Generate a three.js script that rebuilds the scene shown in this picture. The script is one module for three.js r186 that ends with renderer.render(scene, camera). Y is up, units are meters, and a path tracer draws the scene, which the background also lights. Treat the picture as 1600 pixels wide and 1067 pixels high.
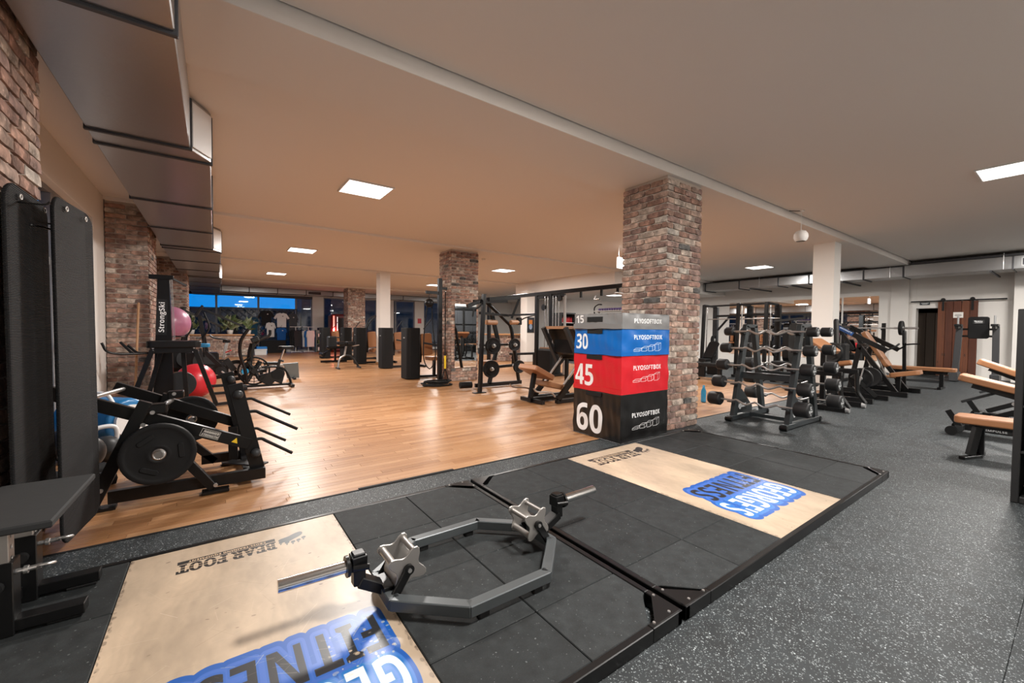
import * as THREE from 'three';
import { mergeGeometries } from 'three/addons/utils/BufferGeometryUtils.js';
import { RectAreaLightUniformsLib } from 'three/addons/lights/RectAreaLightUniformsLib.js';

// ---------------------------------------------------------------- camera, sky, lamps, exposure
const scene = new THREE.Scene();
const camera = new THREE.PerspectiveCamera(78.84, 1600 / 1067, 0.05, 120);
camera.matrixAutoUpdate = true;
camera.position.set(0, 1.25, 0);
{
  const d1 = new THREE.Vector3(905, 9.5, 649).normalize();
  const d2 = new THREE.Vector3(-466, 22.5, 649); d2.addScaledVector(d1, -d1.dot(d2)).normalize();
  const up = new THREE.Vector3().crossVectors(d2, d1); if (up.y < 0) up.negate();
  // rows of the camera-to-room turn: the room's x, y, z axes seen in (right, up, forward)
  const right = new THREE.Vector3(d1.x, up.x, -d2.x), cup = new THREE.Vector3(d1.y, up.y, -d2.y), back = new THREE.Vector3(-d1.z, -up.z, d2.z);
  camera.quaternion.setFromRotationMatrix(new THREE.Matrix4().makeBasis(right, cup, back));
}
const renderer = new THREE.WebGLRenderer({ antialias: true });
renderer.toneMapping = THREE.LinearToneMapping;
renderer.toneMappingExposure = 1.0;
renderer.shadowMap.enabled = true;
scene.background = new THREE.Color().setRGB(0.002, 0.26, 0.80);   // dusk sky
RectAreaLightUniformsLib.init();
const LAMP_RADIANCE = 205, LAMP_COLOR = new THREE.Color(1.0, 0.955, 0.905);
const CEILING = 3.22, CEILING_NEAR = 3.29, SOFFIT = 3.17;
const LAMP_SPOTS = [[1.76, -6.03], [1.83, -11.7], [1.86, -17.3], [7.8, -11.4], [8.0, -17.1], [13.4, -5.9], [8.0, -0.6], [7.75, -5.75], [2.15, -0.9], [14.2, -0.3], [13.6, -11.6], [5.0, 2.2], [11.0, 2.2], [13.6, -17.2]];

// ---------------------------------------------------------------- helpers
let seed = 20240611;
const rnd = () => { seed |= 0; seed = seed + 0x6D2B79F5 | 0; let t = Math.imul(seed ^ seed >>> 15, 1 | seed); t = t + Math.imul(t ^ t >>> 7, 61 | t) ^ t; return ((t ^ t >>> 14) >>> 0) / 4294967296; };
const rr = (a, b) => a + (b - a) * rnd();
const pick = (a) => a[Math.floor(rnd() * a.length) % a.length];
const V = (x, y, z) => new THREE.Vector3(x, y, z);
const toV = (p) => (p.isVector3 ? p : V(p[0], p[1], p[2]));
const taken = new Map();
function numbered(name) { const n = taken.get(name) || 0; taken.set(name, n + 1); return n ? name + '_' + String(n).padStart(3, '0') : name; }
function cbox(w, h, d, c = 0.003) {                       // box with chamfered edges: 44 triangles
  c = Math.min(c, w * 0.3, h * 0.3, d * 0.3);
  const X = w / 2, Y = h / 2, Z = d / 2, P = [], N = [], U = [];
  const tri = (a, b, e) => {
    const n = V().crossVectors(V().subVectors(b, a), V().subVectors(e, a));
    const m = V().add(a).add(b).add(e); if (n.dot(m) < 0) { [b, e] = [e, b]; n.negate(); } n.normalize();
    const ax = Math.abs(n.x), ay = Math.abs(n.y), az = Math.abs(n.z);
    for (const v of [a, b, e]) { P.push(v.x, v.y, v.z); N.push(n.x, n.y, n.z); if (ay >= ax && ay >= az) U.push(v.x, v.z); else if (ax >= az) U.push(v.z, v.y); else U.push(v.x, v.y); }
  };
  const quad = (a, b, e, f) => { tri(a, b, e); tri(a, e, f); };
  const K = (sx, sy, sz, ax) => V(sx * (ax === 0 ? X : X - c), sy * (ax === 1 ? Y : Y - c), sz * (ax === 2 ? Z : Z - c));
  for (const s of [-1, 1]) {
    quad(K(s, -1, -1, 0), K(s, 1, -1, 0), K(s, 1, 1, 0), K(s, -1, 1, 0));
    quad(K(-1, s, -1, 1), K(1, s, -1, 1), K(1, s, 1, 1), K(-1, s, 1, 1));
    quad(K(-1, -1, s, 2), K(1, -1, s, 2), K(1, 1, s, 2), K(-1, 1, s, 2));
    for (const t of [-1, 1]) {
      quad(K(s, t, -1, 0), K(s, t, 1, 0), K(s, t, 1, 1), K(s, t, -1, 1));
      quad(K(s, -1, t, 0), K(s, 1, t, 0), K(s, 1, t, 2), K(s, -1, t, 2));
      quad(K(-1, s, t, 1), K(1, s, t, 1), K(1, s, t, 2), K(-1, s, t, 2));
      for (const u of [-1, 1]) tri(K(s, t, u, 0), K(s, t, u, 1), K(s, t, u, 2));
    }
  }
  const g = new THREE.BufferGeometry();
  g.setAttribute('position', new THREE.Float32BufferAttribute(P, 3)); g.setAttribute('normal', new THREE.Float32BufferAttribute(N, 3)); g.setAttribute('uv', new THREE.Float32BufferAttribute(U, 2));
  return g;
}
function at(g, x = 0, y = 0, z = 0, rx = 0, ry = 0, rz = 0) { if (rx || ry || rz) g.applyMatrix4(new THREE.Matrix4().makeRotationFromEuler(new THREE.Euler(rx, ry, rz))); g.translate(x, y, z); return g; }
const bx = (w, h, d, x, y, z, rx, ry, rz, c) => at(cbox(w, h, d, c), x, y, z, rx, ry, rz);
const span = (x0, x1, y0, y1, z0, z1, c) => at(cbox(Math.abs(x1 - x0), Math.abs(y1 - y0), Math.abs(z1 - z0), c), (x0 + x1) / 2, (y0 + y1) / 2, (z0 + z1) / 2);
function along(g, a, b, roll = 0) {                       // g's y axis laid from a to b
  a = toV(a); b = toV(b);
  const t = V().subVectors(b, a).normalize(), ref = Math.abs(t.y) > 0.985 ? V(0, 0, 1) : V(0, 1, 0);
  const side = V().crossVectors(t, ref).normalize(), n = V().crossVectors(side, t);
  const m = new THREE.Matrix4().makeBasis(side, t, V().crossVectors(side, t));
  if (roll) m.multiply(new THREE.Matrix4().makeRotationY(roll));
  g.applyMatrix4(m); g.translate((a.x + b.x) / 2, (a.y + b.y) / 2, (a.z + b.z) / 2);
  return g;
}
// rectangular bar from a to b: w sideways, h upwards
const bar = (a, b, w, h = w, roll = 0, c = 0.003) => along(cbox(w, toV(a).distanceTo(toV(b)), h, c), a, b, roll);
const rod = (a, b, r, r2 = r, seg = 14) => along(new THREE.CylinderGeometry(r2, r, toV(a).distanceTo(toV(b)), seg), a, b);
const disc = (a, axis, r, th, seg = 28) => rod(toV(a).clone().addScaledVector(toV(axis).clone().normalize(), -th / 2), toV(a).clone().addScaledVector(toV(axis).clone().normalize(), th / 2), r, r, seg);
function tube(pts, r, seg = 24, closed = false, rad = 8, tension = 0.5) { return new THREE.TubeGeometry(new THREE.CatmullRomCurve3(pts.map(toV), closed, 'catmullrom', tension), seg, r, rad, closed); }
const ball = (x, y, z, r, s = 20) => at(new THREE.SphereGeometry(r, s, Math.round(s * 0.7)), x, y, z);
function lathe(profile, seg = 28) { return new THREE.LatheGeometry(profile.map(([r, y]) => new THREE.Vector2(r, y)), seg); }
function plate(pts, th, bevel = 0.002, holes = []) {       // outline in x,y extruded along z, centred on z
  const s = new THREE.Shape(pts.map(([x, y]) => new THREE.Vector2(x, y)));
  for (const [hx, hy, hr] of holes) { const p = new THREE.Path(); p.absarc(hx, hy, hr, 0, Math.PI * 2, true); s.holes.push(p); }
  const g = new THREE.ExtrudeGeometry(s, { depth: Math.max(th - 2 * bevel, 1e-4), bevelEnabled: bevel > 0, bevelThickness: bevel, bevelSize: bevel, bevelOffset: -bevel, bevelSegments: 1, curveSegments: 10 });
  g.translate(0, 0, -th / 2 + bevel); return g;
}
function roundRect(w, h, r, n = 5) { const o = []; for (const [cx, cy, a0] of [[w / 2 - r, h / 2 - r, 0], [-w / 2 + r, h / 2 - r, 1], [-w / 2 + r, -h / 2 + r, 2], [w / 2 - r, -h / 2 + r, 3]]) for (let k = 0; k <= n; k++) { const a = (a0 + k / n) * Math.PI / 2; o.push([cx + r * Math.cos(a), cy + r * Math.sin(a)]); } return o; }
function pad(w, len, th, r = 0.04) {                        // upholstered pad lying flat: x by z, thickness y, soft edges
  const s = new THREE.Shape(roundRect(w - 0.03, len - 0.03, r).map(([x, y]) => new THREE.Vector2(x, y)));
  const g = new THREE.ExtrudeGeometry(s, { depth: Math.max(th - 0.03, 0.004), bevelEnabled: true, bevelThickness: 0.015, bevelSize: 0.015, bevelSegments: 3, curveSegments: 4 });
  g.translate(0, 0, -Math.max(th - 0.03, 0.004) / 2); g.rotateX(Math.PI / 2); return g;
}
function merge(geos) {
  const list = (Array.isArray(geos) ? geos : [geos]).map((g) => {
    let n = g.index ? g.toNonIndexed() : g;
    for (const k of Object.keys(n.attributes)) if (!['position', 'normal', 'uv'].includes(k)) n.deleteAttribute(k);
    if (!n.attributes.uv) n.setAttribute('uv', new THREE.Float32BufferAttribute(new Float32Array(n.attributes.position.count * 2), 2));
    return n;
  });
  return list.length === 1 ? list[0] : mergeGeometries(list, false);
}
function mesh(name, geos, mat, parent) {
  const m = new THREE.Mesh(merge(geos), mat); m.name = name; m.castShadow = m.receiveShadow = true;
  parent.add(m); return m;
}
function reuse(name, geometry, mat, parent, x = 0, y = 0, z = 0) { const m = new THREE.Mesh(geometry, mat); m.name = name; m.castShadow = m.receiveShadow = true; m.position.set(x, y, z); parent.add(m); return m; }
function thing(name, label, category, p = [0, 0, 0], turn = 0, group) {
  const o = new THREE.Group(); o.name = numbered(name); o.position.set(p[0], p[1], p[2]); o.rotation.y = turn; scene.add(o);
  o.userData = { label, category }; if (group) o.userData.group = group; return o;
}
function single(name, geos, mat, label, category, p = [0, 0, 0], turn = 0, group) {
  const m = mesh(numbered(name), geos, mat, scene); m.position.set(p[0], p[1], p[2]); m.rotation.y = turn; m.userData = { label, category }; if (group) m.userData.group = group; return m;
}
function struct(name, label, geos, mat) {
  let o; if (geos) o = mesh(name, geos, mat, scene); else { o = new THREE.Group(); o.name = name; scene.add(o); }
  o.userData = { kind: 'structure' }; if (label) { o.userData.label = label; } return o;
}
function copyOf(root, p, turn = 0, label, group) {
  const r = root.clone(); r.userData = { ...root.userData }; r.name = numbered(root.name.replace(/_\d{3}$/, '')); r.position.set(p[0], p[1], p[2]); r.rotation.y = turn; scene.add(r);
  if (label) r.userData.label = label; if (group) r.userData.group = group; return r;
}
// ---- textures
function canvasTex(w, h, draw, opt = {}) {
  const c = document.createElement('canvas'); c.width = w; c.height = h; const g = c.getContext('2d'); draw(g, w, h);
  const t = new THREE.CanvasTexture(c); if (!opt.data) t.colorSpace = THREE.SRGBColorSpace;
  t.wrapS = t.wrapT = opt.clamp ? THREE.ClampToEdgeWrapping : THREE.RepeatWrapping; if (opt.repeat) t.repeat.set(opt.repeat[0], opt.repeat[1]); t.anisotropy = 8; return t;
}
function noiseField(n, cells, s) {                          // tiling value noise
  const r = new Float32Array(cells * cells); let k = s; const nx = () => { k = (Math.imul(k, 1664525) + 1013904223) | 0; return (k >>> 0) / 4294967296; };
  for (let i = 0; i < r.length; i++) r[i] = nx();
  const o = new Float32Array(n * n), sm = (t) => t * t * (3 - 2 * t);
  for (let y = 0; y < n; y++) for (let x = 0; x < n; x++) {
    const fx = x / n * cells, fy = y / n * cells, ix = Math.floor(fx), iy = Math.floor(fy), u = sm(fx - ix), v = sm(fy - iy);
    const a = r[(iy % cells) * cells + ix % cells], b = r[(iy % cells) * cells + (ix + 1) % cells], c = r[((iy + 1) % cells) * cells + ix % cells], d = r[((iy + 1) % cells) * cells + (ix + 1) % cells];
    o[y * n + x] = (a + (b - a) * u) * (1 - v) + (c + (d - c) * u) * v;
  }
  return o;
}
function fractal(n, cells, oct, s) { const o = new Float32Array(n * n); let w = 0.5, tot = 0; for (let k = 0; k < oct; k++) { const f = noiseField(n, Math.min(cells << k, n), s + k * 77); for (let i = 0; i < o.length; i++) o[i] += f[i] * w; tot += w; w *= 0.55; } for (let i = 0; i < o.length; i++) o[i] /= tot; return o; }
function dataTex(n, fn, srgb, repeat = [1, 1]) {
  const d = new Uint8Array(n * n * 4);
  for (let i = 0; i < n * n; i++) { const c = fn(i, i % n, Math.floor(i / n)); d[i * 4] = c[0]; d[i * 4 + 1] = c[1]; d[i * 4 + 2] = c[2]; d[i * 4 + 3] = 255; }
  const t = new THREE.DataTexture(d, n, n); t.wrapS = t.wrapT = THREE.RepeatWrapping; t.magFilter = THREE.LinearFilter; t.minFilter = THREE.LinearMipmapLinearFilter; t.generateMipmaps = true; t.repeat.set(...repeat); if (srgb) t.colorSpace = THREE.SRGBColorSpace; t.needsUpdate = true; return t;
}
const clampB = (v) => Math.max(0, Math.min(255, v));
const N1 = fractal(512, 8, 6, 11), N2 = fractal(512, 4, 5, 97);
const greyNoise = dataTex(512, (i) => { const v = clampB(205 + (N1[i] - 0.5) * 160); return [v, v, v]; }, true, [1, 1]);
const bumpNoise = dataTex(512, (i) => { const v = clampB(N1[i] * 255); return [v, v, v]; }, false, [2, 2]);
const M = (o) => new THREE.MeshStandardMaterial(o);
const lin = (r, g, b) => new THREE.Color().setRGB(r, g, b);
// ---- materials
const mat = {
  black: new THREE.MeshPhysicalMaterial({ color: lin(0.005, 0.005, 0.0053), roughness: 0.32, specularIntensity: 0.75 }),
  blackMatte: new THREE.MeshPhysicalMaterial({ color: lin(0.008, 0.008, 0.0084), roughness: 0.7, specularIntensity: 0.5 }),
  blackGloss: M({ color: lin(0.008, 0.008, 0.009), roughness: 0.2 }),
  charcoal: new THREE.MeshPhysicalMaterial({ color: lin(0.03, 0.032, 0.034), roughness: 0.42, specularIntensity: 0.5 }),
  graphite: M({ color: lin(0.085, 0.095, 0.1), roughness: 0.38, metalness: 0.3 }),
  plate: new THREE.MeshPhysicalMaterial({ color: lin(0.008, 0.008, 0.0085), roughness: 0.55, bumpMap: bumpNoise, bumpScale: 0.0006, specularIntensity: 0.5 }),
  rubberBlack: new THREE.MeshPhysicalMaterial({ color: lin(0.009, 0.009, 0.0095), roughness: 0.62, specularIntensity: 0.5 }),
  chrome: M({ color: lin(0.72, 0.72, 0.72), roughness: 0.16, metalness: 1 }),
  steel: M({ color: lin(0.60, 0.59, 0.58), roughness: 0.34, metalness: 0.9 }),
  steelMatte: M({ color: lin(0.40, 0.38, 0.36), roughness: 0.42, metalness: 0.75 }),
  galvanised: M({ color: lin(0.42, 0.425, 0.43), roughness: 0.3, metalness: 1, bumpMap: bumpNoise, bumpScale: 0.0012 }),
  tan: M({ color: lin(0.32, 0.14, 0.06), roughness: 0.42, bumpMap: bumpNoise, bumpScale: 0.0005 }),
  tanDull: M({ color: lin(0.36, 0.19, 0.10), roughness: 0.5 }),
  blackVinyl: new THREE.MeshPhysicalMaterial({ color: lin(0.008, 0.008, 0.0085), roughness: 0.38, specularIntensity: 0.5 }),
  white: M({ color: lin(0.74, 0.72, 0.69), roughness: 0.6 }),
  whitePlastic: M({ color: lin(0.7, 0.7, 0.69), roughness: 0.4 }),
  greyPlastic: M({ color: lin(0.28, 0.28, 0.28), roughness: 0.4 }),
  paint: M({ color: lin(0.74, 0.71, 0.67), roughness: 0.85, bumpMap: bumpNoise, bumpScale: 0.001 }),
  ceiling: M({ color: lin(0.74, 0.70, 0.66), roughness: 0.9 }),
  frameGrey: M({ color: lin(0.2, 0.2, 0.205), roughness: 0.5 }),
  frameDark: M({ color: lin(0.045, 0.045, 0.05), roughness: 0.5 }),
  glass: new THREE.MeshPhysicalMaterial({ color: 0xffffff, transmission: 1, thickness: 0, roughness: 0.02, ior: 1.5 }),
  mirror: M({ color: lin(0.86, 0.87, 0.87), roughness: 0.01, metalness: 1 }),
  blue: M({ color: lin(0.01, 0.22, 0.62), roughness: 0.4 }),
  red: M({ color: lin(0.55, 0.02, 0.03), roughness: 0.4 }),
  yellow: M({ color: lin(0.75, 0.5, 0.02), roughness: 0.5 }),
  wood: M({ color: lin(0.42, 0.22, 0.10), roughness: 0.5 }),
  mortar: M({ color: lin(0.50, 0.43, 0.37), roughness: 0.95, bumpMap: bumpNoise, bumpScale: 0.004 }),
  lampGlow: M({ color: 0xffffff, emissive: new THREE.Color(1, 0.97, 0.93), emissiveIntensity: 4.2, roughness: 0.5 }),
};
// ---------------------------------------------------------------- floor
const WOOD_EDGE = -3.265, WOOD_RIGHT = 11.0, ROOM = { x0: -1.35, x1: 17.45, z0: -24.4, z1: 3.6 };
const speckBase = fractal(1024, 16, 6, 301);
function speckleTexture(n, count, base, flecks, repeat) {
  return canvasTex(n, n, (g) => {
    const im = g.createImageData(n, n), k = 1024 / n;
    for (let i = 0; i < n * n; i++) { const x = i % n, y = Math.floor(i / n); const v = 0.7 + 0.6 * speckBase[Math.floor(y * k) * 1024 + Math.floor(x * k)] + (rnd() - 0.5) * 0.35; im.data[i * 4] = clampB(base[0] * v); im.data[i * 4 + 1] = clampB(base[1] * v); im.data[i * 4 + 2] = clampB(base[2] * v); im.data[i * 4 + 3] = 255; }
    g.putImageData(im, 0, 0);
    for (let k2 = 0; k2 < count; k2++) {
      const x = rnd() * n, y = rnd() * n, r = rr(0.5, 2.1) * (rnd() < 0.12 ? 1.6 : 1), b = rr(flecks[0], flecks[1]);
      g.fillStyle = `rgb(${b * 0.96 | 0},${b | 0},${b * 1.01 | 0})`;
      for (const [ox, oy] of [[0, 0], [x < 6 ? n : -n, 0], [0, y < 6 ? n : -n]]) { g.beginPath(); g.ellipse(x + ox, y + oy, r, r * rr(0.5, 1), rnd() * 3, 0, 7); g.fill(); }
    }
  }, { repeat });
}
const rubberFloorMat = new THREE.MeshPhysicalMaterial({ specularIntensity: 0.65, map: speckleTexture(1024, 21000, [37, 41, 43], [92, 178], [0.77, 0.77]), roughness: 0.56, bumpMap: bumpNoise, bumpScale: 0.0008 });
const tileMats = [[33, 36, 37], [30, 33, 34], [36, 39, 40]].map((b) => new THREE.MeshPhysicalMaterial({ specularIntensity: 0.6, map: speckleTexture(512, 420, b, [50, 98], [1.6, 1.6]), roughness: 0.72, bumpMap: bumpNoise, bumpScale: 0.001 }));
const floor = struct('floor', 'speckled black rubber and oak strip gym floor');
function slab(x0, x1, y0, y1, z0, z1) { const g = span(x0, x1, y0, y1, z0, z1, 0.0015), p = g.attributes.position, u = g.attributes.uv; for (let i = 0; i < p.count; i++) u.setXY(i, p.getX(i), p.getZ(i)); return g; }
{
  // rubber: rolls laid side by side
  for (let z = 3.6; z > WOOD_EDGE + 0.05; z -= 1.25) { const zb = Math.max(z - 1.25, WOOD_EDGE); mesh('rubber_roll', slab(ROOM.x0, ROOM.x1, -0.03, 0, zb + 0.0006, z - 0.0006), rubberFloorMat, floor); }
  for (let x = WOOD_RIGHT; x < ROOM.x1; x += 1.29) mesh('rubber_roll', slab(x + 0.0006, Math.min(x + 1.29, ROOM.x1) - 0.0006, -0.03, 0, ROOM.z0, WOOD_EDGE), rubberFloorMat, floor);
  mesh('floor_slab', span(ROOM.x0 - 0.3, ROOM.x1 + 0.3, -0.25, -0.03, ROOM.z0 - 0.3, ROOM.z1 + 0.3), mat.mortar, floor);
  mesh('edge_profile', [bar([ROOM.x0, 0.001, WOOD_EDGE], [WOOD_RIGHT, 0.001, WOOD_EDGE], 0.02, 0.006), bar([0.9, 0.006, WOOD_EDGE - 0.012], [1.72, 0.006, WOOD_EDGE - 0.01], 0.03, 0.006)], mat.blackMatte, floor);
  // oak strips
  const woodGrain = canvasTex(1024, 256, (g, w, h) => {
    g.fillStyle = '#fff'; g.fillRect(0, 0, w, h);
    for (let k = 0; k < 900; k++) { const y = rnd() * h, l = rr(60, 420), x = rnd() * w, a = rr(0.02, 0.11); g.strokeStyle = rnd() < 0.75 ? `rgba(120,70,30,${a})` : `rgba(255,255,255,${a})`; g.lineWidth = rr(0.6, 2.2); g.beginPath(); g.moveTo(x, y); g.bezierCurveTo(x + l * 0.3, y + rr(-3, 3), x + l * 0.6, y + rr(-3, 3), x + l, y + rr(-2, 2)); g.stroke(); }
    for (let k = 0; k < 700; k++) { g.fillStyle = `rgba(90,50,20,${rr(0.05, 0.2)})`; g.fillRect(rnd() * w, rnd() * h, rr(4, 18), 1); }
  });
  const tones = [[0.36, 0.182, 0.08], [0.39, 0.205, 0.094], [0.32, 0.155, 0.064], [0.41, 0.222, 0.106], [0.34, 0.170, 0.072], [0.28, 0.132, 0.052]];
  const woodMats = tones.map((t) => new THREE.MeshPhysicalMaterial({ color: lin(...t), map: woodGrain, roughness: 0.42, clearcoat: 0.22, clearcoatRoughness: 0.26 }));
  const W = 0.07, list = [];
  let row = 0;
  for (let z = WOOD_EDGE - 0.012; z > ROOM.z0; z -= W, row++) {
    let x = ROOM.x0 - rnd() * 0.5;
    while (x < WOOD_RIGHT) { const L = rr(0.4, 1.15), a = Math.max(x, ROOM.x0), b = Math.min(x + L, WOOD_RIGHT); if (b - a > 0.02) list.push({ a, b, z0: z - W, z1: z, m: Math.floor(rnd() * 6), d: Math.hypot((a + b) / 2, z) * (((a + b) / 2 - z * -0.0) > -0.8 ? 1 : 3) }); x += L; }
  }
  list.sort((p, q) => p.d - q.d);
  const lens = [0.3, 0.4, 0.5, 0.6], rest = [[], [], [], [], [], []];
  list.forEach((p, i) => {
    const g = cbox(p.b - p.a - 0.0012, 0.02, W - 0.0012, 0.0012); const u = g.attributes.uv, q = g.attributes.position, ox = rnd(), oy = rnd();
    for (let k = 0; k < q.count; k++) u.setXY(k, q.getX(k) * 0.8 + ox, q.getZ(k) * 1.6 + oy);
    g.translate((p.a + p.b) / 2, -0.0125 + rr(0, 0.0006), (p.z0 + p.z1) / 2);
    if (i < 300) mesh('plank', g, woodMats[p.m], floor); else rest[p.m].push(g);
  });
  rest.forEach((r, i) => { const o = mesh('planks', r, woodMats[i], floor); o.userData = { kind: 'stuff', label: 'far oak strips of the wooden floor' }; });
}
// ---------------------------------------------------------------- ceiling
{
  const c = struct('ceiling', 'painted ceiling with shallow downstand beams');
  const e = 0.3, x0 = ROOM.x0 - e, x1 = ROOM.x1 + e;
  mesh('ceiling_slab', span(x0, x1, CEILING_NEAR, CEILING_NEAR + 0.2, -3.012, ROOM.z1 + e), mat.ceiling, c);
  mesh('ceiling_slab', span(x0, x1, CEILING, CEILING_NEAR + 0.2, ROOM.z0 - e, -3.031), mat.ceiling, c);
  for (const [a, b, s] of [[-3.03, -3.9, SOFFIT], [-8.75, -9.6, SOFFIT], [-14.2, -14.85, SOFFIT], [-20.4, -21.1, SOFFIT]]) mesh('downstand_beam', span(x0, x1, s, CEILING + 0.01, b, a, 0.004), mat.ceiling, c);
  mesh('gap_cover', span(x0, x1, CEILING_NEAR + 0.2, CEILING_NEAR + 0.24, -3.2, -2.8), mat.ceiling, c);
  mesh('bulkhead', [span(10.5, ROOM.x1, 2.74, CEILING + 0.01, -14.4, -9.0, 0.005)], mat.ceiling, c);
}
// ---------------------------------------------------------------- bricks
const brickTones = [[0.25, 0.115, 0.075], [0.21, 0.095, 0.065], [0.30, 0.155, 0.105], [0.33, 0.20, 0.145], [0.37, 0.27, 0.21], [0.17, 0.085, 0.065], [0.28, 0.17, 0.125], [0.42, 0.34, 0.28], [0.24, 0.13, 0.10], [0.04, 0.035, 0.034]];
const brickWeights = [14, 12, 15, 14, 12, 9, 13, 6, 10, 2];
const brickBag = brickWeights.flatMap((n, i) => Array(n).fill(i));
const brickMap = dataTex(512, (i) => { const v = 190 + (N1[i] - 0.5) * 170 + (N2[i] - 0.5) * 90, w = N2[(i * 7 + 1234) % N2.length] > 0.62 ? 40 : 0; return [clampB(v + w), clampB(v + w * 1.1), clampB(v + w * 1.15)]; }, true, [1.7, 1.7]);
const brickBump = dataTex(512, (i) => { const v = clampB(N1[i] * 220 + (N2[i] > 0.6 ? 30 : 0)); return [v, v, v]; }, false, [2.2, 2.2]);
const brickMats = brickTones.map((t) => M({ color: lin(t[0] * 1.85 + 0.11, t[1] * 2.0 + 0.105, t[2] * 2.1 + 0.095), map: brickMap, roughness: 0.93, bumpMap: brickBump, bumpScale: 0.012 }));
function roughBrick(len) {
  const g = new THREE.BoxGeometry(len, 0.0635, 0.045, Math.max(2, Math.round(len / 0.05)), 2, 1), p = g.attributes.position, jit = new Map(), ou = rnd() * 3, ov = rnd() * 3, u = g.attributes.uv;
  for (let i = 0; i < p.count; i++) {
    const x = p.getX(i), y = p.getY(i), z = p.getZ(i), key = [x, y, z].map((v) => Math.round(v * 1e4)).join();
    if (!jit.has(key)) { const ex = Math.abs(x) > len / 2 - 1e-4, ey = Math.abs(y) > 0.03; jit.set(key, [rr(-0.003, 0.003) - (ex && ey ? Math.sign(x) * 0.005 : 0), rr(-0.0026, 0.0026) - (ex && ey ? Math.sign(y) * 0.004 : 0), z > 0 ? rr(-0.004, 0.003) - (ex || ey ? 0.004 : 0) : 0]); }
    const j = jit.get(key); p.setXYZ(i, x + j[0], y + j[1], z + j[2]); u.setXY(i, x + ou, y + ov);
  }
  g.computeVertexNormals(); return g;
}
const brickLens = [0.238, 0.21, 0.115, 0.165], brickShapes = brickLens.map((l) => Array.from({ length: 7 }, () => roughBrick(l)));
// faces: [origin, direction along the face, outward normal, length, pieces?]; pieces of a face with pieces = true are meshes of their own
function layBricks(parent, y0, y1, faces) {
  const course = 0.0765, stuff = brickMats.map(() => []);
  let count = 0;
  for (const [o, dir, nrm, length, pieces] of faces) {
    const d = toV(dir), n = toV(nrm), m = new THREE.Matrix4().makeBasis(d, V(0, 1, 0), n), q = new THREE.Quaternion().setFromRotationMatrix(m);
    let row = 0;
    for (let y = y0 + course / 2; y < y1 - 0.02; y += course, row++) {
      let s = 0, first = true;
      const flip = row % 2;
      while (s < length - 0.03) {
        let k = first && flip ? 2 : (rnd() < 0.14 ? 3 : rnd() < 0.2 ? 1 : 0), L = brickLens[k] + 0.013; first = false;
        let left = length - s; let sx = 1;
        if (left < L + 0.05) { const fit = left < 0.14 ? 2 : left < 0.19 ? 3 : left < 0.232 ? 1 : 0; k = fit; sx = (left - 0.004) / brickLens[k]; L = left; } else if (rnd() < 0.5) sx = 1;
        const mi = pick(brickBag), g = pick(brickShapes[k]), c = s + L / 2;
        const pos = V(o[0], y, o[2]).addScaledVector(d, c).addScaledVector(n, -0.013 + rr(-0.003, 0.003)); pos.y += rr(-0.002, 0.002);
        const sy = Math.min(1, (y1 - y) * 2 / 0.07);
        if (pieces && count < 300) { const b = reuse('brick', g, brickMats[mi], parent, pos.x, pos.y, pos.z); b.quaternion.copy(q); b.scale.set(sx, sy, 1); count++; }
        else { const gg = g.clone(); gg.scale(sx, sy, 1); gg.applyQuaternion(q); gg.translate(pos.x, pos.y, pos.z); stuff[mi].push(gg); }
        s += L;
      }
    }
  }
  const all = []; stuff.forEach((list, i) => { if (list.length) { const b = mesh('bricks', list, brickMats[i], parent); b.userData = { kind: 'stuff' }; } });
}
function brickPillar(label, x0, x1, z0, z1, h, front, left, right, back) {      // z0 far, z1 near
  const p = struct(numbered('brick_pillar'), label);
  mesh('mortar_core', span(x0 + 0.012, x1 - 0.012, -0.01, h + 0.02, z0 + 0.012, z1 - 0.012), mat.mortar, p);
  const f = [];
  if (front !== null) f.push([[x0, 0, z1], [1, 0, 0], [0, 0, 1], x1 - x0, front]);
  if (left !== null) f.push([[x0, 0, z0], [0, 0, 1], [-1, 0, 0], z1 - z0, left]);
  if (right !== null) f.push([[x1, 0, z1], [0, 0, -1], [1, 0, 0], z1 - z0, right]);
  if (back !== null) f.push([[x1, 0, z0], [-1, 0, 0], [0, 0, -1], x1 - x0, back]);
  layBricks(p, 0.0, h, f); return p;
}
brickPillar('reclaimed brick pillar behind the stacked foam boxes', 4.53, 5.29, -3.75, -3.07, SOFFIT, true, true, false, false);
const midPillar = brickPillar('reclaimed brick pillar with a mirror on its front', 4.62, 5.37, -9.6, -8.95, SOFFIT, true, true, false, false);
brickPillar('brick wall pier beside the rowing machine', ROOM.x0, -0.84, -9.9, -8.8, SOFFIT, true, null, true, false);
brickPillar('brick wall pier behind the hanging black mats', ROOM.x0, -0.84, -3.7, -2.88, CEILING, false, null, true, false);
brickPillar('far brick pillar beside the red vending machine', 5.15, 5.95, -21.3, -20.5, SOFFIT, false, false, false, null);
brickPillar('far corner brick pier beyond the spin bikes', ROOM.x0, -0.62, -16.2, -15.0, SOFFIT, false, null, false, null);
{
  const w1 = struct('column', 'slim white column among the black weight machines', [span(4.62, 4.98, 0, SOFFIT + 0.01, -14.6, -14.2, 0.006)], mat.paint);
  const w2 = struct('column_001', 'square white column behind the curl bar rack', [span(10.62, 11.0, 0, SOFFIT + 0.01, -3.58, -3.19, 0.006)], mat.paint);
  const k = mesh('plinth', span(4.6, 5.0, 0, 0.09, -14.62, -14.18, 0.004), mat.wood, w1);
}
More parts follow.
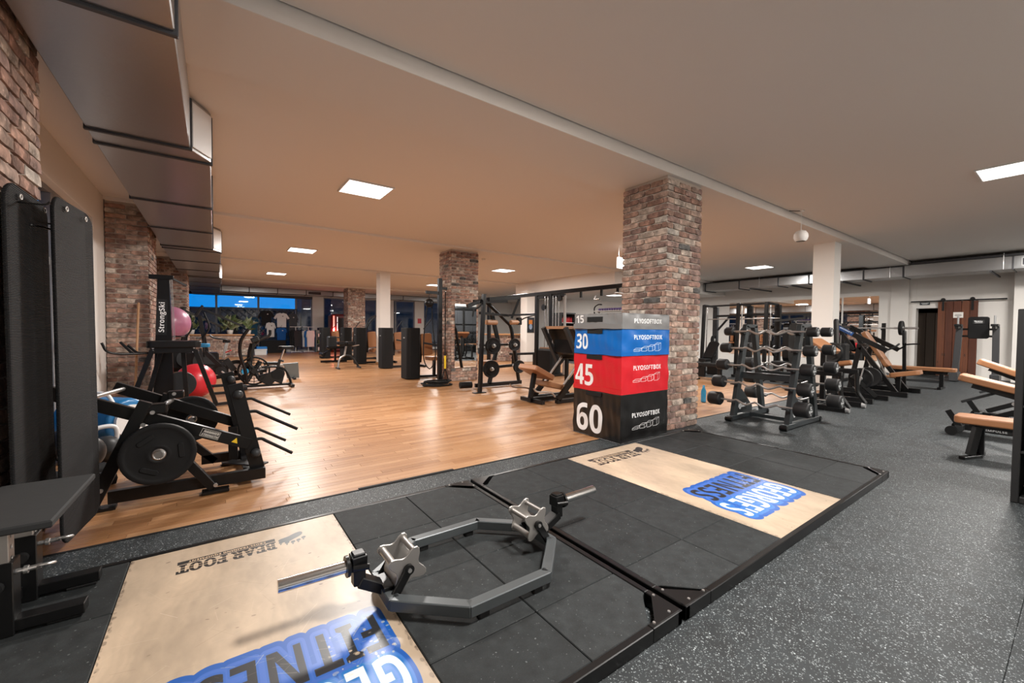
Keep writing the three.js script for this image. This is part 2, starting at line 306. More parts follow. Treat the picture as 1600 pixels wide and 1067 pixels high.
// ---------------------------------------------------------------- walls, windows
function wallX(name, label, x0, x1, zA, zB, openings, h = 3.6) {              // wall in the z direction with window openings [za, zb, y0, y1]
  const w = struct(name, label), geos = []; let z = zA; const ops = openings.slice().sort((a, b) => b[0] - a[0]);
  for (const [a, b, y0, y1] of ops) { if (z > a) geos.push(span(x0, x1, 0, h, a, z)); if (y0 > 0.01) geos.push(span(x0, x1, 0, y0, b, a)); geos.push(span(x0, x1, y1, h, b, a)); z = b; }
  geos.push(span(x0, x1, 0, h, zB, z)); mesh('wall_surface', geos, mat.paint, w); return w;
}
function wallZ(name, label, z0, z1, xA, xB, openings, h = 3.6) {
  const w = struct(name, label), geos = []; let x = xA;
  for (const [a, b, y0, y1] of openings) { if (a > x) geos.push(span(x, a, 0, h, z0, z1)); if (y0 > 0.01) geos.push(span(a, b, 0, y0, z0, z1)); geos.push(span(a, b, y1, h, z0, z1)); x = b; }
  geos.push(span(x, xB, 0, h, z0, z1)); mesh('wall_surface', geos, mat.paint, w); return w;
}
const leftOps = [[-3.75, -8.1, 0.12, 2.75], [-9.95, -14.95, 0.12, 2.75], [-16.3, -24.2, 0.12, 2.75]];
wallX('wall_left', 'left wall with tall grey framed windows', ROOM.x0 - 0.3, ROOM.x0, ROOM.z1, ROOM.z0, leftOps);
const farOps = [[-1.05, 4.3, 0.1, 2.92], [4.86, 7.75, 0.1, 2.92], [8.75, 10.1, 0.5, 2.95], [10.7, 13.0, 0.1, 2.95]];
wallZ('wall_back', 'far wall of tall dark windows and white piers', ROOM.z0 - 0.3, ROOM.z0, ROOM.x0, ROOM.x1, farOps);
wallX('wall_right', 'right white wall with mirrors and a sliding wooden door', ROOM.x1, ROOM.x1 + 0.3, ROOM.z1, ROOM.z0, [[-2.6, -3.14, 0, 2.02]]);
wallZ('wall_front', 'wall behind the camera', ROOM.z1, ROOM.z1 + 0.3, ROOM.x0, ROOM.x1, []);
let winCount = 0;
function windowAt(label, along_, fixed, a, b, y0, y1, mullions, frameMat, transoms = []) {
  const w = struct('window_' + (++winCount), label), pane = [], f = 0.06;
  const B = (u0, u1, v0, v1, t = 0.035) => along_ === 'x' ? span(u0, u1, v0, v1, fixed - t, fixed + t, 0.004) : span(fixed - t, fixed + t, v0, v1, u0, u1, 0.004);
  mesh('window_frame', [B(a, b, y1 - f, y1), B(a, b, y0, y0 + f), B(a, a + f, y0, y1), B(b - f, b, y0, y1)], frameMat, w);
  for (const u of mullions) mesh('mullion', B(u - 0.045, u + 0.045, y0 + f, y1 - f, 0.045), frameMat, w);
  for (const v of transoms) mesh('transom', B(a + f, b - f, v - 0.045, v + 0.045, 0.03), frameMat, w);
  const us = [a + f, ...mullions, b - f];
  for (let i = 0; i + 1 < us.length; i++) mesh('pane', B(us[i] + (i ? 0.045 : 0), us[i + 1] - (i + 2 < us.length ? 0.045 : 0), y0 + f, y1 - f, 0.004), mat.glass, w);
  return w;
}
for (const [a, b, y0, y1] of leftOps) { const n = Math.max(1, Math.round((a - b) / 1.25)), ms = []; for (let i = 1; i < n; i++) ms.push(b + (a - b) * i / n); windowAt('grey framed window in the left wall', 'z', ROOM.x0 - 0.12, b, a, y0, y1, ms, mat.frameGrey, [0.95, 1.95]); }
windowAt('shop window with dusk blue sky behind hanging shirts', 'x', ROOM.z0 - 0.12, -1.05, 4.3, 0.1, 2.92, [0.1, 1.83, 3.53], mat.frameGrey);
windowAt('dark window behind the far brick pillar', 'x', ROOM.z0 - 0.12, 4.86, 7.75, 0.1, 2.92, [6.7], mat.frameGrey);
windowAt('dark window right of the slim white column', 'x', ROOM.z0 - 0.12, 8.75, 10.1, 0.5, 2.95, [8.9], mat.frameGrey);
windowAt('dark window left of the mirrored brick pillar', 'x', ROOM.z0 - 0.12, 10.7, 13.0, 0.1, 2.95, [], mat.frameGrey);
mesh('window_head', span(-1.05, 4.3, 2.78, 2.92, ROOM.z0 - 0.02, ROOM.z0 + 0.02), mat.frameDark, scene.getObjectByName('window_4'));
// what stands outside the windows
struct('street', 'asphalt outside the windows', [span(-22, 40, -0.3, -0.1, -48, -24.72), span(-22, -1.66, -0.3, -0.1, -24.72, 10)], mat.blackMatte);
const facade = M({ color: lin(0.05, 0.05, 0.053), roughness: 0.9, map: greyNoise });
{
  const b = struct('neighbour_building', 'dark neighbouring building outside the far windows'); b.position.set(16, -0.1, -31);
  mesh('building_wall', span(-11.2, 16, 0, 9, -2, 0), facade, b); mesh('building_roof', span(-11.4, 16.2, 9, 9.2, -2.2, 0.2), mat.frameDark, b);
  const l = struct('low_building', 'low dark building beneath the blue evening sky'); l.position.set(1.0, -0.1, -31);
  mesh('building_wall', span(-9, 3.7, 0, 2.45, -1.5, 0), facade, l); mesh('building_roof', span(-9.2, 3.5, 2.45, 2.55, -1.7, 0.15), mat.frameDark, l);
  const s = struct('side_building', 'dark building outside the left windows'); s.position.set(-7.5, -0.1, -10);
  mesh('building_wall', span(-1.5, 0, 0, 8, -14, 15), facade, s); mesh('building_roof', span(-1.6, 0.1, 8, 8.2, -14, 15), mat.frameDark, s);
}
// ---------------------------------------------------------------- lamps
LAMP_SPOTS.forEach(([x, z], i) => {
  const y = z > -3.03 ? CEILING_NEAR : x > 10.5 && z < -9 && z > -14.4 ? 2.74 : CEILING;
  const where = ['nearest the brick pillar mirror on the left, large and close', 'above the spin bikes', 'farthest left above the shop window', 'right of the mirrored brick pillar', 'small and far, left of the mirrored brick pillar', 'above the power rack by the mirrors', 'at the right edge of the picture', 'half hidden by the main brick pillar', 'above the trap bar', 'near the sliding door', 'under the low bulkhead beside the main brick pillar', 'behind the camera, left', 'behind the camera, right', 'beyond the low bulkhead'][i];
  const t = thing('ceiling_light', 'square white ceiling light panel ' + where, 'lamp', [x, y, z], 0, 'square ceiling light panels');
  mesh('frame', [span(-0.31, 0.31, -0.02, -0.0005, 0.29, 0.31), span(-0.31, 0.31, -0.02, -0.0005, -0.31, -0.29), span(-0.31, -0.29, -0.02, -0.0005, -0.29, 0.29), span(0.29, 0.31, -0.02, -0.0005, -0.29, 0.29)], mat.whitePlastic, t);
  mesh('diffuser', span(-0.289, 0.289, -0.014, -0.0008, -0.289, 0.289), mat.lampGlow, t);
  const l = new THREE.RectAreaLight(LAMP_COLOR, LAMP_RADIANCE, 0.56, 0.56); l.position.set(0, -0.024, 0); l.rotation.x = -Math.PI / 2; l.name = 'lamp_light'; t.add(l);
});
// ---------------------------------------------------------------- lifting platforms
function boardTexture(variant) {                             // the printed plywood sheet; drawn from the side it is read from
  return canvasTex(1024, 1920, (g, w, h) => {
    g.fillStyle = '#b3a08a'; g.fillRect(0, 0, w, h);
    const im = g.getImageData(0, 0, w, h);
    for (let y = 0; y < h; y++) for (let x = 0; x < w; x++) {
      const i = (y * w + x) * 4, a = N2[((y >> 2) % 512) * 512 + ((x >> 1) % 512)], b = N1[(y % 512) * 512 + (x * 2 % 512)], grain = Math.sin((x * 0.045 + a * 26) * 1.6) * 0.5 + 0.5;
      const v = 1 + (a - 0.5) * 0.34 + (b - 0.5) * 0.10 + (grain - 0.5) * 0.025; im.data[i] = clampB(im.data[i] * v); im.data[i + 1] = clampB(im.data[i + 1] * (v * 0.995)); im.data[i + 2] = clampB(im.data[i + 2] * (v * 0.99));
    }
    g.putImageData(im, 0, 0);
    for (let k = 0; k < 210; k++) { const x = rnd() * w, y = rnd() * h, l = rr(10, 150), an = rr(-0.9, 0.9) + (rnd() < 0.3 ? 1.5 : 0); g.strokeStyle = rnd() < 0.5 ? `rgba(90,65,45,${rr(0.08, 0.3)})` : `rgba(250,240,225,${rr(0.1, 0.35)})`; g.lineWidth = rr(0.6, 1.8); g.beginPath(); g.moveTo(x, y); g.lineTo(x + l * Math.cos(an), y + l * Math.sin(an)); g.stroke(); }
    for (let k = 0; k < 46; k++) { g.fillStyle = `rgba(60,45,35,${rr(0.15, 0.6)})`; g.beginPath(); g.ellipse(rnd() * w, rnd() * h, rr(2, 11), rr(1.5, 5), rr(-0.5, 0.5), 0, 7); g.fill(); }
    for (let k = 0; k < 260; k++) { const e = rnd() < 0.5 ? rr(0, 14) : w - rr(0, 14); g.fillStyle = `rgba(50,40,32,${rr(0.1, 0.35)})`; g.beginPath(); g.ellipse(e, rnd() * h, rr(2, 9), rr(3, 18), rr(-0.3, 0.3), 0, 7); g.fill(); }
    // gym logo: outline cloud, two lines of tall condensed capitals
    const line = (txt, cx, cy, tw, th, fill, strokes) => {
      g.save(); g.translate(cx, cy); g.font = 'bold 100px sans-serif'; g.textAlign = 'center'; g.textBaseline = 'middle'; const m = g.measureText(txt).width; g.scale(tw / m, th / 72); g.lineJoin = 'round';
      for (const [c, lw] of strokes) { g.strokeStyle = c; g.lineWidth = lw; g.strokeText(txt, 0, 0); } g.fillStyle = fill; g.fillText(txt, 0, 0); g.restore();
    };
    const oy = 392;
    const blue = '#0b4f9e', inner = '#2f6ab4';
    for (const pass of [0, 1]) {
      const st = pass ? [[inner, 20]] : [[blue, 40]];
      line("GEORGE'S", w * 0.46, oy, w * 0.79, 225, pass ? '#d5d9dc' : blue, st);
      line('FITNESS', w * 0.44, oy + 262, w * 0.74, 215, pass ? '#15181c' : blue, pass ? [['#335fae', 20]] : st);
    }
    line("GEORGE'S", w * 0.46, oy, w * 0.79, 225, '#d5d9dc', [['#0c66ac', 9]]);
    line('FITNESS', w * 0.44, oy + 262, w * 0.74, 215, '#15181c', [['#2459a8', 8]]);
    for (let k = 0; k < 170; k++) { const x = rr(0.05, 0.95) * w, y = oy + rr(-140, 380), l = rr(8, 70), an = rr(-1, 1); g.strokeStyle = `rgba(214,190,160,${rr(0.15, 0.6)})`; g.lineWidth = rr(0.7, 2.4); g.beginPath(); g.moveTo(x, y); g.lineTo(x + l * Math.cos(an), y + l * Math.sin(an)); g.stroke(); }
    for (let k = 0; k < 40; k++) { g.fillStyle = `rgba(214,190,160,${rr(0.3, 0.8)})`; g.beginPath(); g.ellipse(w * rr(0.04, 0.3), oy + rr(100, 330), rr(2, 12), rr(2, 8), 0, 0, 7); g.fill(); }
    // maker's logo near the far edge
    const by = h * 0.88, s = variant === 1 ? 1 : 1.33, bxx = variant === 1 ? 0.357 * w : 0.298 * w;
    g.fillStyle = '#1d1b1a';
    g.save(); g.translate(bxx, by); g.scale(s, s);
    g.font = 'bold 74px serif'; g.textBaseline = 'alphabetic'; const mw = g.measureText('BEAR FOOT').width; g.save(); g.scale(452 / mw, 1.6); g.lineWidth = 5; g.strokeStyle = '#1d1b1a'; g.strokeText('BEAR FOOT', 0, 0); g.fillText('BEAR FOOT', 0, 0); g.restore();
    g.fillStyle = '#d6b996'; for (const yy of [-52, -28]) g.fillRect(0, yy, 452, 4);
    g.fillStyle = '#1d1b1a'; g.fillRect(0, 10, 452, 34); g.fillStyle = '#d9bc9a'; g.font = 'bold 25px sans-serif'; g.textAlign = 'center'; g.fillText('CROSS-TRAINING EQUIPMENT', 226, 36); g.textAlign = 'left';
    g.fillStyle = variant === 1 ? '#43494c' : '#1d1b1a'; g.translate(-84, 6); g.scale(1.1, 1.45); g.beginPath(); g.moveTo(-58, 30); g.bezierCurveTo(-66, -2, -20, -10, 0, -22); g.bezierCurveTo(26, -38, 62, -26, 62, -4); g.bezierCurveTo(62, 14, 24, 10, 4, 20); g.bezierCurveTo(-16, 32, -50, 46, -58, 30); g.fill();
    for (let k = 0; k < 5; k++) { const x = -56 + k * 27, y = -14 - 26 * Math.sin((k + 0.6) * 0.62); g.beginPath(); g.ellipse(x, y, 11.5, 9, -0.4, 0, 7); g.fill(); g.beginPath(); g.moveTo(x - 3, y - 12); g.lineTo(x + 8, y - 10); g.lineTo(x + 5, y - 24); g.fill(); }
    g.restore();
  }, { clamp: true });
}
function platform(label, x0, x1, ply0, ply1, variant) {
  const Z0 = -2.84, Z1 = -0.985, cx = (x0 + x1) / 2, cz = (Z0 + Z1) / 2, p = thing('lifting_platform', label, 'platform', [cx, 0, cz], 0, 'lifting platforms');
  const hx = (x1 - x0) / 2, hz = (Z1 - Z0) / 2, rail = 0.03, top = 0.06;
  for (const s of [-1, 1]) { mesh('rail', span(-hx + 0.2, hx - 0.2, 0.001, top, s * hz, s * (hz - rail), 0.003), mat.black, p); mesh('rail', span(s * hx, s * (hx - rail), 0.001, top, -hz + 0.17, hz - 0.17, 0.003), mat.black, p); }
  for (const sx of [-1, 1]) for (const sz of [-1, 1]) {
    const c = mesh('corner_plate', [span(sx * hx, sx * (hx - 0.2), 0.0012, top + 0.002, sz * hz, sz * (hz - rail - 0.001), 0.003), span(sx * hx, sx * (hx - rail - 0.001), 0.0012, top + 0.002, sz * hz, sz * (hz - 0.17), 0.003),
      plate([[0, 0], [-sx * 0.175, 0], [-sx * 0.15, -sz * 0.022], [-sx * 0.022, -sz * 0.13], [0, -sz * 0.15]], 0.004, 0.001).rotateX(Math.PI / 2).translate(sx * (hx - 0.006), top + 0.001, sz * (hz - 0.006))], mat.black, p);
    if (sz > 0 || sx > 0) for (const [bx_, bz_] of [[0.17, 0.02], [0.06, 0.025], [0.02, 0.13]]) mesh('bolt', at(new THREE.CylinderGeometry(0.006, 0.007, 0.005, 10), sx * (hx - bx_), top + 0.004, sz * (hz - bz_)), mat.steel, c);
  }
  // plywood
  const g = span(ply0 - cx + 0.002, ply1 - cx - 0.002, 0.004, 0.0565, -hz + rail + 0.002, hz - rail - 0.002, 0.001), q = g.attributes.position, u = g.attributes.uv, n = g.attributes.normal;
  for (let i = 0; i < q.count; i++) if (Math.abs(n.getY(i)) > 0.9) u.setXY(i, 1 - (q.getX(i) - (ply0 - cx)) / (ply1 - ply0), (q.getZ(i) + hz) / (2 * hz)); else u.setXY(i, 0.02, 0.5);
  mesh('plywood_board', g, new THREE.MeshPhysicalMaterial({ map: boardTexture(variant), roughness: 0.45, clearcoat: 0.3, clearcoatRoughness: 0.28 }), p);
  // rubber tiles
  for (const [a, b] of [[-hx + rail, ply0 - cx], [ply1 - cx, hx - rail]]) {
    const nx = 2, zs = [-hz + rail, -hz + 0.5, -hz + 1.0, -hz + 1.5, hz - rail], outer = a < -hx + 0.1 ? -1 : 1;
    for (let i = 0; i < nx; i++) for (let k = 0; k < 4; k++) {
      const xa = a + (b - a) * i / nx + 0.0015, xb = a + (b - a) * (i + 1) / nx - 0.0015, za = zs[k] + 0.0015, zb = zs[k + 1] - 0.0015;
      const corner = (k === 0 || k === 3) && (outer < 0 ? i === 0 : i === 1); let gg;
      if (!corner) gg = span(xa, xb, 0.004, 0.0575 + rr(-0.0006, 0.0006), za, zb, 0.004);
      else {
        const ox = outer < 0 ? xa : xb, oz = k === 0 ? za : zb, ix = outer < 0 ? xb : xa, iz = k === 0 ? zb : za, cut = 0.155, kx = outer, kz = k === 0 ? -1 : 1;
        gg = plate([[ix, iz], [ox, iz], [ox, oz - kz * 0.14], [ox - kx * 0.022, oz - kz * 0.13], [ox - kx * cut, oz - kz * 0.004], [ox - kx * (cut + 0.02), oz], [ix, oz]], 0.0535, 0.003); gg.rotateX(Math.PI / 2); gg.translate(0, 0.0307, 0);
        const pp = gg.attributes.position; const uu = gg.attributes.uv; for (let i2 = 0; i2 < pp.count; i2++) uu.setXY(i2, pp.getX(i2), pp.getZ(i2));
      }
      mesh('rubber_tile', gg, pick(tileMats), p);
    }
  }
  return p;
}
platform('black framed lifting platform nearest the camera, under the trap bar', -1.34, 1.617, -0.354, 0.613, 1);
platform('black framed lifting platform in front of the stacked foam boxes', 1.645, 4.73, 2.665, 3.655, 2);
// ---------------------------------------------------------------- trap bar
{
  const cx = 1.04, cz = -1.775, t = thing('trap_bar', 'grey steel trap bar with chrome sleeves and rotating grips on platform', 'trap bar', [cx, 0.0575, cz]);
  const y = 0.05, Y = (h) => h - 0.0575, P = [[-0.2, 0.325], [0.21, 0.325], [0.43, 0.11], [0.43, -0.11], [0.21, -0.305], [-0.19, -0.305], [-0.44, -0.11], [-0.44, 0.11]].map(([x, z]) => [x, y, z]);
  for (let i = 0; i < 8; i++) {
    const a = toV(P[i]), b = toV(P[(i + 1) % 8]), d = V().subVectors(b, a).normalize(); // mitred by a small overlap
    mesh('frame_tube', bar(a.clone().addScaledVector(d, -0.009), b.clone().addScaledVector(d, 0.009), 0.05, 0.05, 0, 0.004), mat.graphite, t);
  }
  for (const [i, k] of [[0, 1], [4, 5]]) for (const f of [0.15, 0.85]) { const a = toV(P[i]).lerp(toV(P[k]), f); mesh('rubber_foot', bx(0.05, 0.026, 0.04, a.x, 0.013, a.z), mat.rubberBlack, t); }
  for (const s of [-1, 1]) {
    const x0 = s < 0 ? -0.44 : 0.43, xo = s < 0 ? -0.55 : 0.575, top = 0.245;
    const arm = mesh('sleeve_arm', [bar([x0, y + 0.008, -0.005], [xo, 0.125, -0.01], 0.06, 0.045, 0, 0.004), bar([xo, 0.11, -0.01], [xo, top, -0.015], 0.05, 0.05, 0, 0.004), bx(0.062, 0.06, 0.062, xo, 0.205, -0.015), bx(0.05, 0.02, 0.12, x0, y + 0.032, 0)], mat.black, t);
    mesh('pin', rod([xo - 0.03, 0.2, 0.025], [xo + 0.03, 0.2, 0.045], 0.012), mat.black, arm);
    mesh('collar', [disc([xo + s * 0.045, 0.195, -0.015], [1, 0, 0], 0.043, 0.012), disc([xo + s * 0.036, 0.195, -0.015], [1, 0, 0], 0.03, 0.02)], mat.black, t);
    mesh('sleeve', [rod([xo + s * 0.05, 0.195, -0.015], [xo + s * (s < 0 ? 0.30 : 0.31), 0.197, -0.02], 0.025, 0.025, 24)], mat.chrome, t);
    // rotating grip cage: two lobed plates along z joined by four grips of different thickness
    const gx = x0 - s * 0.075, gy = 0.155, tilt = s < 0 ? 0.3 : 0.2, R = 0.08, q = [];
    for (let k = 0; k < 40; k++) { const a = k / 40 * Math.PI * 2, r = 0.052 + 0.043 * Math.pow((1 + Math.cos(4 * (a - tilt - Math.PI / 4))) / 2, 1.4); q.push([r * Math.cos(a), r * Math.sin(a)]); }
    const cage = mesh('cage_plate', at(plate(q, 0.008, 0.002), gx, gy, 0.074), mat.steelMatte, t); mesh('cage_plate', at(plate(q, 0.008, 0.002), gx, gy, -0.074), mat.steelMatte, t);
    for (let k = 0; k < 4; k++) { const a = tilt + Math.PI / 4 + k * Math.PI / 2, r = [0.011, 0.013, 0.016, 0.022][(k + (s < 0 ? 1 : 0)) % 4]; mesh('grip', rod([gx + 0.07 * Math.cos(a), gy + 0.07 * Math.sin(a), -0.072], [gx + 0.07 * Math.cos(a), gy + 0.07 * Math.sin(a), 0.072], r, r, 16), mat.steelMatte, cage); }
    for (const dz of [-0.088, 0.088]) mesh('grip_bracket', [bar([x0 - s * 0.005, y, dz], [gx, gy, dz], 0.014, 0.04, 0, 0.004), disc([gx, gy, dz], [0, 0, 1], 0.022, 0.016)], mat.black, t);
    for (const dz of [-0.098, 0.098]) mesh('pivot_bolt', disc([gx, gy, dz], [0, 0, 1], 0.009, 0.008, 10), mat.steel, t);
  }
}
// ---------------------------------------------------------------- stack of foam jump boxes
{
  const X0 = 3.62, X1 = 4.49, Z0 = -3.72, Z1 = -2.99;
  const specs = [['60', 0, 0.54, [15, 14, 14], '#e9e9ea', 'black foam jump box marked 60 at the bottom of the stack'], ['45', 0.54, 0.97, [203, 28, 40], '#eceaea', 'red foam jump box marked 45'], ['30', 0.97, 1.27, [2, 100, 182], '#eef1f4', 'blue foam jump box marked 30'], ['15', 1.27, 1.45, [128, 128, 128], '#f0f0f0', 'grey foam jump box marked 15 on top of the stack']];
  specs.forEach(([num, y0, y1, c, ink, label], si) => {
    const w = X1 - X0, d = Z1 - Z0, h = y1 - y0, base = `rgb(${c.join()})`, t = thing('jump_box', label, 'jump box', [(X0 + X1) / 2 + [0, 0.006, 0.004, -0.006][si], y0, (Z0 + Z1) / 2 + [0, -0.004, 0.006, 0.004][si]], [0, 0.006, -0.008, 0.012][si], 'foam jump boxes');
    const PX = 900;
    const numberTex = canvasTex(Math.round(d * PX), Math.round(h * PX), (g, W, H) => {
      g.fillStyle = base; g.fillRect(0, 0, W, H); g.fillStyle = ink; g.textBaseline = 'alphabetic'; g.font = 'bold 200px sans-serif';
      const m = g.measureText(num).width, [fx, fw, fy, fh] = { 60: [0.05, 0.62, 0.9, 0.62], 45: [0.03, 0.42, 0.86, 0.6], 30: [0.03, 0.28, 0.8, 0.62], 15: [0.03, 0.19, 0.6, 0.52] }[num];
      g.save(); g.translate(fx * W, fy * H); g.scale(fw * W / m, fh * H / 146); g.fillText(num, 0, 0); g.restore();
    }, { clamp: true });
    const wordTex = canvasTex(Math.round(w * PX), Math.round(h * PX), (g, W, H) => {
      g.fillStyle = base; g.fillRect(0, 0, W, H); g.fillStyle = ink; g.strokeStyle = ink; g.font = 'bold 70px sans-serif';
      const m = g.measureText('PLYOSOFTBOX').width, fy = { 60: 0.5, 45: 0.38, 30: 0.38, 15: 0.62 }[num]; g.save(); g.translate(0.22 * W, fy * H); g.scale(0.6 * W / m, 0.95); g.fillText('PLYOSOFTBOX', 0, 0); g.restore();
      if (num !== '15') { g.lineWidth = 3.5; g.lineJoin = 'round'; const yb = fy * H + 122; [[0.23, 0.115, 16], [0.385, 0.09, 34], [0.53, 0.085, 48], [0.67, 0.085, 68]].forEach(([x, bw, bh]) => { const X = x * W, B = bw * W, s = 36; g.strokeRect(X, yb - bh, B, bh); g.beginPath(); g.moveTo(X, yb - bh); g.lineTo(X + s, yb - bh - 16); g.lineTo(X + B + s, yb - bh - 16); g.lineTo(X + B, yb - bh); g.moveTo(X + B + s, yb - bh - 16); g.lineTo(X + B + s, yb - 16); g.lineTo(X + B, yb); g.stroke(); }); }
    }, { clamp: true });
    const vin = { roughness: num === '60' ? 0.36 : 0.33, clearcoat: 0.3, clearcoatRoughness: 0.25 };
    const plain = new THREE.MeshPhysicalMaterial({ color: new THREE.Color(base), ...vin }), nm = new THREE.MeshPhysicalMaterial({ map: numberTex, ...vin }), wm = new THREE.MeshPhysicalMaterial({ map: wordTex, ...vin });
    const g = new THREE.BoxGeometry(w, h - 0.002, d, 44, Math.max(8, Math.round(h * 50)), 36), p = g.attributes.position, ph = [rr(0, 6), rr(0, 6), rr(0, 6)];
    for (let i = 0; i < p.count; i++) {
      let x = p.getX(i), y = p.getY(i), z = p.getZ(i); const ex = Math.abs(x) / (w / 2), ey = Math.abs(y) / (h / 2), ez = Math.abs(z) / (d / 2);
      const fold = 0.0024 * Math.sin((x + z) * 11 + y * 26 + ph[0]) + 0.002 * Math.sin((x - z) * 23 - y * 15 + ph[1]) + 0.002 * Math.sin((z * 2.2 + x) * 31 + ph[2] + y * 8);
      const f = (1 - Math.min(ex * ex, 1)), fz = (1 - Math.min(ez * ez, 1)), fy = 0.35 + 0.65 * (1 - ey * ey);
      if (ex > 0.999) x += Math.sign(x) * (fold * 1.3 * fy + 0.006 * fz * fy); if (ez > 0.999) z += Math.sign(z) * (fold * 1.3 * fy + 0.006 * f * fy);
      p.setXYZ(i, x, y + h / 2, z);
    }
    g.computeVertexNormals();
    const body = new THREE.Mesh(g, [plain, nm, plain, plain, wm, plain]); body.name = 'body'; body.castShadow = body.receiveShadow = true; t.add(body);
    for (const yy of [0.004, h - 0.005]) mesh('piping', [bar([-w / 2, yy, d / 2], [w / 2, yy, d / 2], 0.007, 0.006), bar([-w / 2, yy, -d / 2], [-w / 2, yy, d / 2], 0.007, 0.006)], plain, t);
    if (num !== '60') { const fg = new THREE.BoxGeometry(0.006, 0.055, d + 0.004, 1, 3, 30), fp = fg.attributes.position; for (let i = 0; i < fp.count; i++) { const z = fp.getZ(i), y = fp.getY(i); fp.setX(i, fp.getX(i) + 0.0025 * Math.sin(z * 26 + ph[0]) + (0.03 - y) * 0.05); fp.setY(i, y + 0.003 * Math.sin(z * 17)); } fg.computeVertexNormals(); fg.translate(-w / 2 - 0.012, 0.032, 0); mesh('flap', fg, plain, t); }
    const sy = num === '15' ? h * 0.62 : h - 0.028; mesh('velcro_strap', bx(0.004, num === '15' ? 0.06 : 0.05, 0.24, -w / 2 - 0.009, sy, d * 0.0 - 0.03), mat.blackMatte, t);
  });
}
// ---------------------------------------------------------------- hanging exercise mats on the near brick pier
{
  const ribs = canvasTex(16, 256, (g, w, h) => { for (let y = 0; y < h; y++) { const v = 128 + 120 * Math.sin(y / h * Math.PI * 2 * 8); g.fillStyle = `rgb(${v | 0},${v | 0},${v | 0})`; g.fillRect(0, y, w, 1); } }, { data: true, repeat: [1, 16] });
  const matM = new THREE.MeshPhysicalMaterial({ specularIntensity: 0.5, color: lin(0.012, 0.0122, 0.013), bumpMap: ribs, bumpScale: 0.006, roughness: 0.7 });
  const hang = (label, xa, za, xb, zb, y0, y1, ph) => {
    const len = Math.hypot(xb - xa, zb - za), t = thing('exercise_mat', label, 'mat', [xa, y0, za], Math.atan2(-(zb - za), xb - xa), 'black exercise mats on the brick pier');
    const g = plate(roundRect(len, y1 - y0, 0.09, 6).map(([x, y]) => [x + len / 2, y + (y1 - y0) / 2]), 0.016, 0.004), gg = subdivide(g), p = gg.attributes.position, u = gg.attributes.uv;
    for (let i = 0; i < p.count; i++) { const x = p.getX(i), y = p.getY(i); p.setZ(i, p.getZ(i) + 0.018 * Math.sin(y * 2.1 + ph) * (1 - y / (y1 - y0)) + 0.012 * Math.sin(x * 9 + ph)); u.setXY(i, x, y * 1.0); }
    gg.computeVertexNormals(); mesh('mat_sheet', gg, matM, t);
    for (const x of [0.13, len - 0.13]) mesh('eyelet', at(new THREE.TorusGeometry(0.012, 0.004, 6, 14), x, y1 - y0 - 0.05, 0.022), mat.steelMatte, t);
  };
  function subdivide(g) { return g.index ? g.toNonIndexed() : g; }
  hang('black ribbed exercise mat hanging at the left edge of the picture', -0.79, -2.93, -0.755, -3.46, 0.14, 1.925, 0.5);
  hang('black ribbed exercise mat hanging in front of the other, beside the rowing machine', -0.69, -3.17, -0.625, -3.67, 0.06, 1.94, 2.2);
  const r = thing('mat_rack', 'black wall rack of rods that holds the hanging mats', 'mat rack', [-0.835, 1.75, -3.3]);
  mesh('wall_plate', span(-0.004, 0.008, -0.04, 0.14, -0.32, 0.32), mat.black, r);
  for (const z of [-0.3, 0.24]) mesh('hook_rod', tube([[0, 0.1, z], [0.08, 0.1, z], [0.15, 0.105, z - 0.01], [0.17, 0.12, z - 0.01]], 0.005), mat.black, r);
  mesh('hook_rod', tube([[0, 0.02, 0.1], [0.1, 0.02, 0.05], [0.2, 0.03, -0.3]], 0.005), mat.black, r);
}
// ---------------------------------------------------------------- adjustable step stand at the left edge
{
  const t = thing('adjustable_stand', 'black adjustable stand with holed steel posts and eye pins', 'stand', [-0.65, 0.0585, -2.55]);
  const Y = 0.0585;
  mesh('stand_top', at(plate([[-0.16, -0.25], [0.14, -0.25], [0.155, 0.37], [-0.16, 0.37]], 0.03, 0.006).rotateX(-Math.PI / 2), 0, 0.432, 0), M({ color: lin(0.014, 0.015, 0.016), roughness: 0.8, bumpMap: bumpNoise, bumpScale: 0.001 }), t);
  for (const [z, k] of [[-0.125, 0], [0.135, 1]]) {
    const holes = []; for (let y = 0.2; y < 0.42; y += 0.045) holes.push([0, y]);
    const post = mesh('post', plate([[-0.03, 0.12], [0.03, 0.12], [0.03, 0.418], [-0.03, 0.418]], 0.06, 0.002, holes.map(([x, y]) => [x, y, 0.009])).rotateY(Math.PI / 2).translate(-0.025, 0, z), mat.steelMatte, t);
    mesh('post_sleeve', bx(0.085, 0.285, 0.08, -0.025, 0.1425, z), mat.black, t);
    mesh('foot', bar([-0.08, 0.035, z], [0.21, 0.035, z + 0.01 * k], 0.06, 0.045), mat.black, t);
    mesh('foot_pad', bar([0.1, 0.006, z + 0.012], [0.2, 0.006, z + 0.012], 0.035, 0.012), mat.rubberBlack, t);
    mesh('pull_pin', [rod([0.0, 0.235, z + 0.01], [0.085, 0.24, z + 0.012], 0.009), disc([0.045, 0.237, z + 0.011], [1, 0, 0], 0.015, 0.012), at(new THREE.TorusGeometry(0.022, 0.006, 8, 18), 0.1, 0.242, z + 0.013, Math.PI / 2.6, 0, 0)], mat.steel, t);
    mesh('knob', [disc([-0.025, 0.2, z + 0.05], [0, 0, 1], 0.022, 0.02, 12)], mat.blackMatte, t);
  }
  mesh('cross_tube', bar([-0.05, 0.05, -0.12], [-0.05, 0.05, 0.13], 0.05, 0.05), mat.black, t);
}
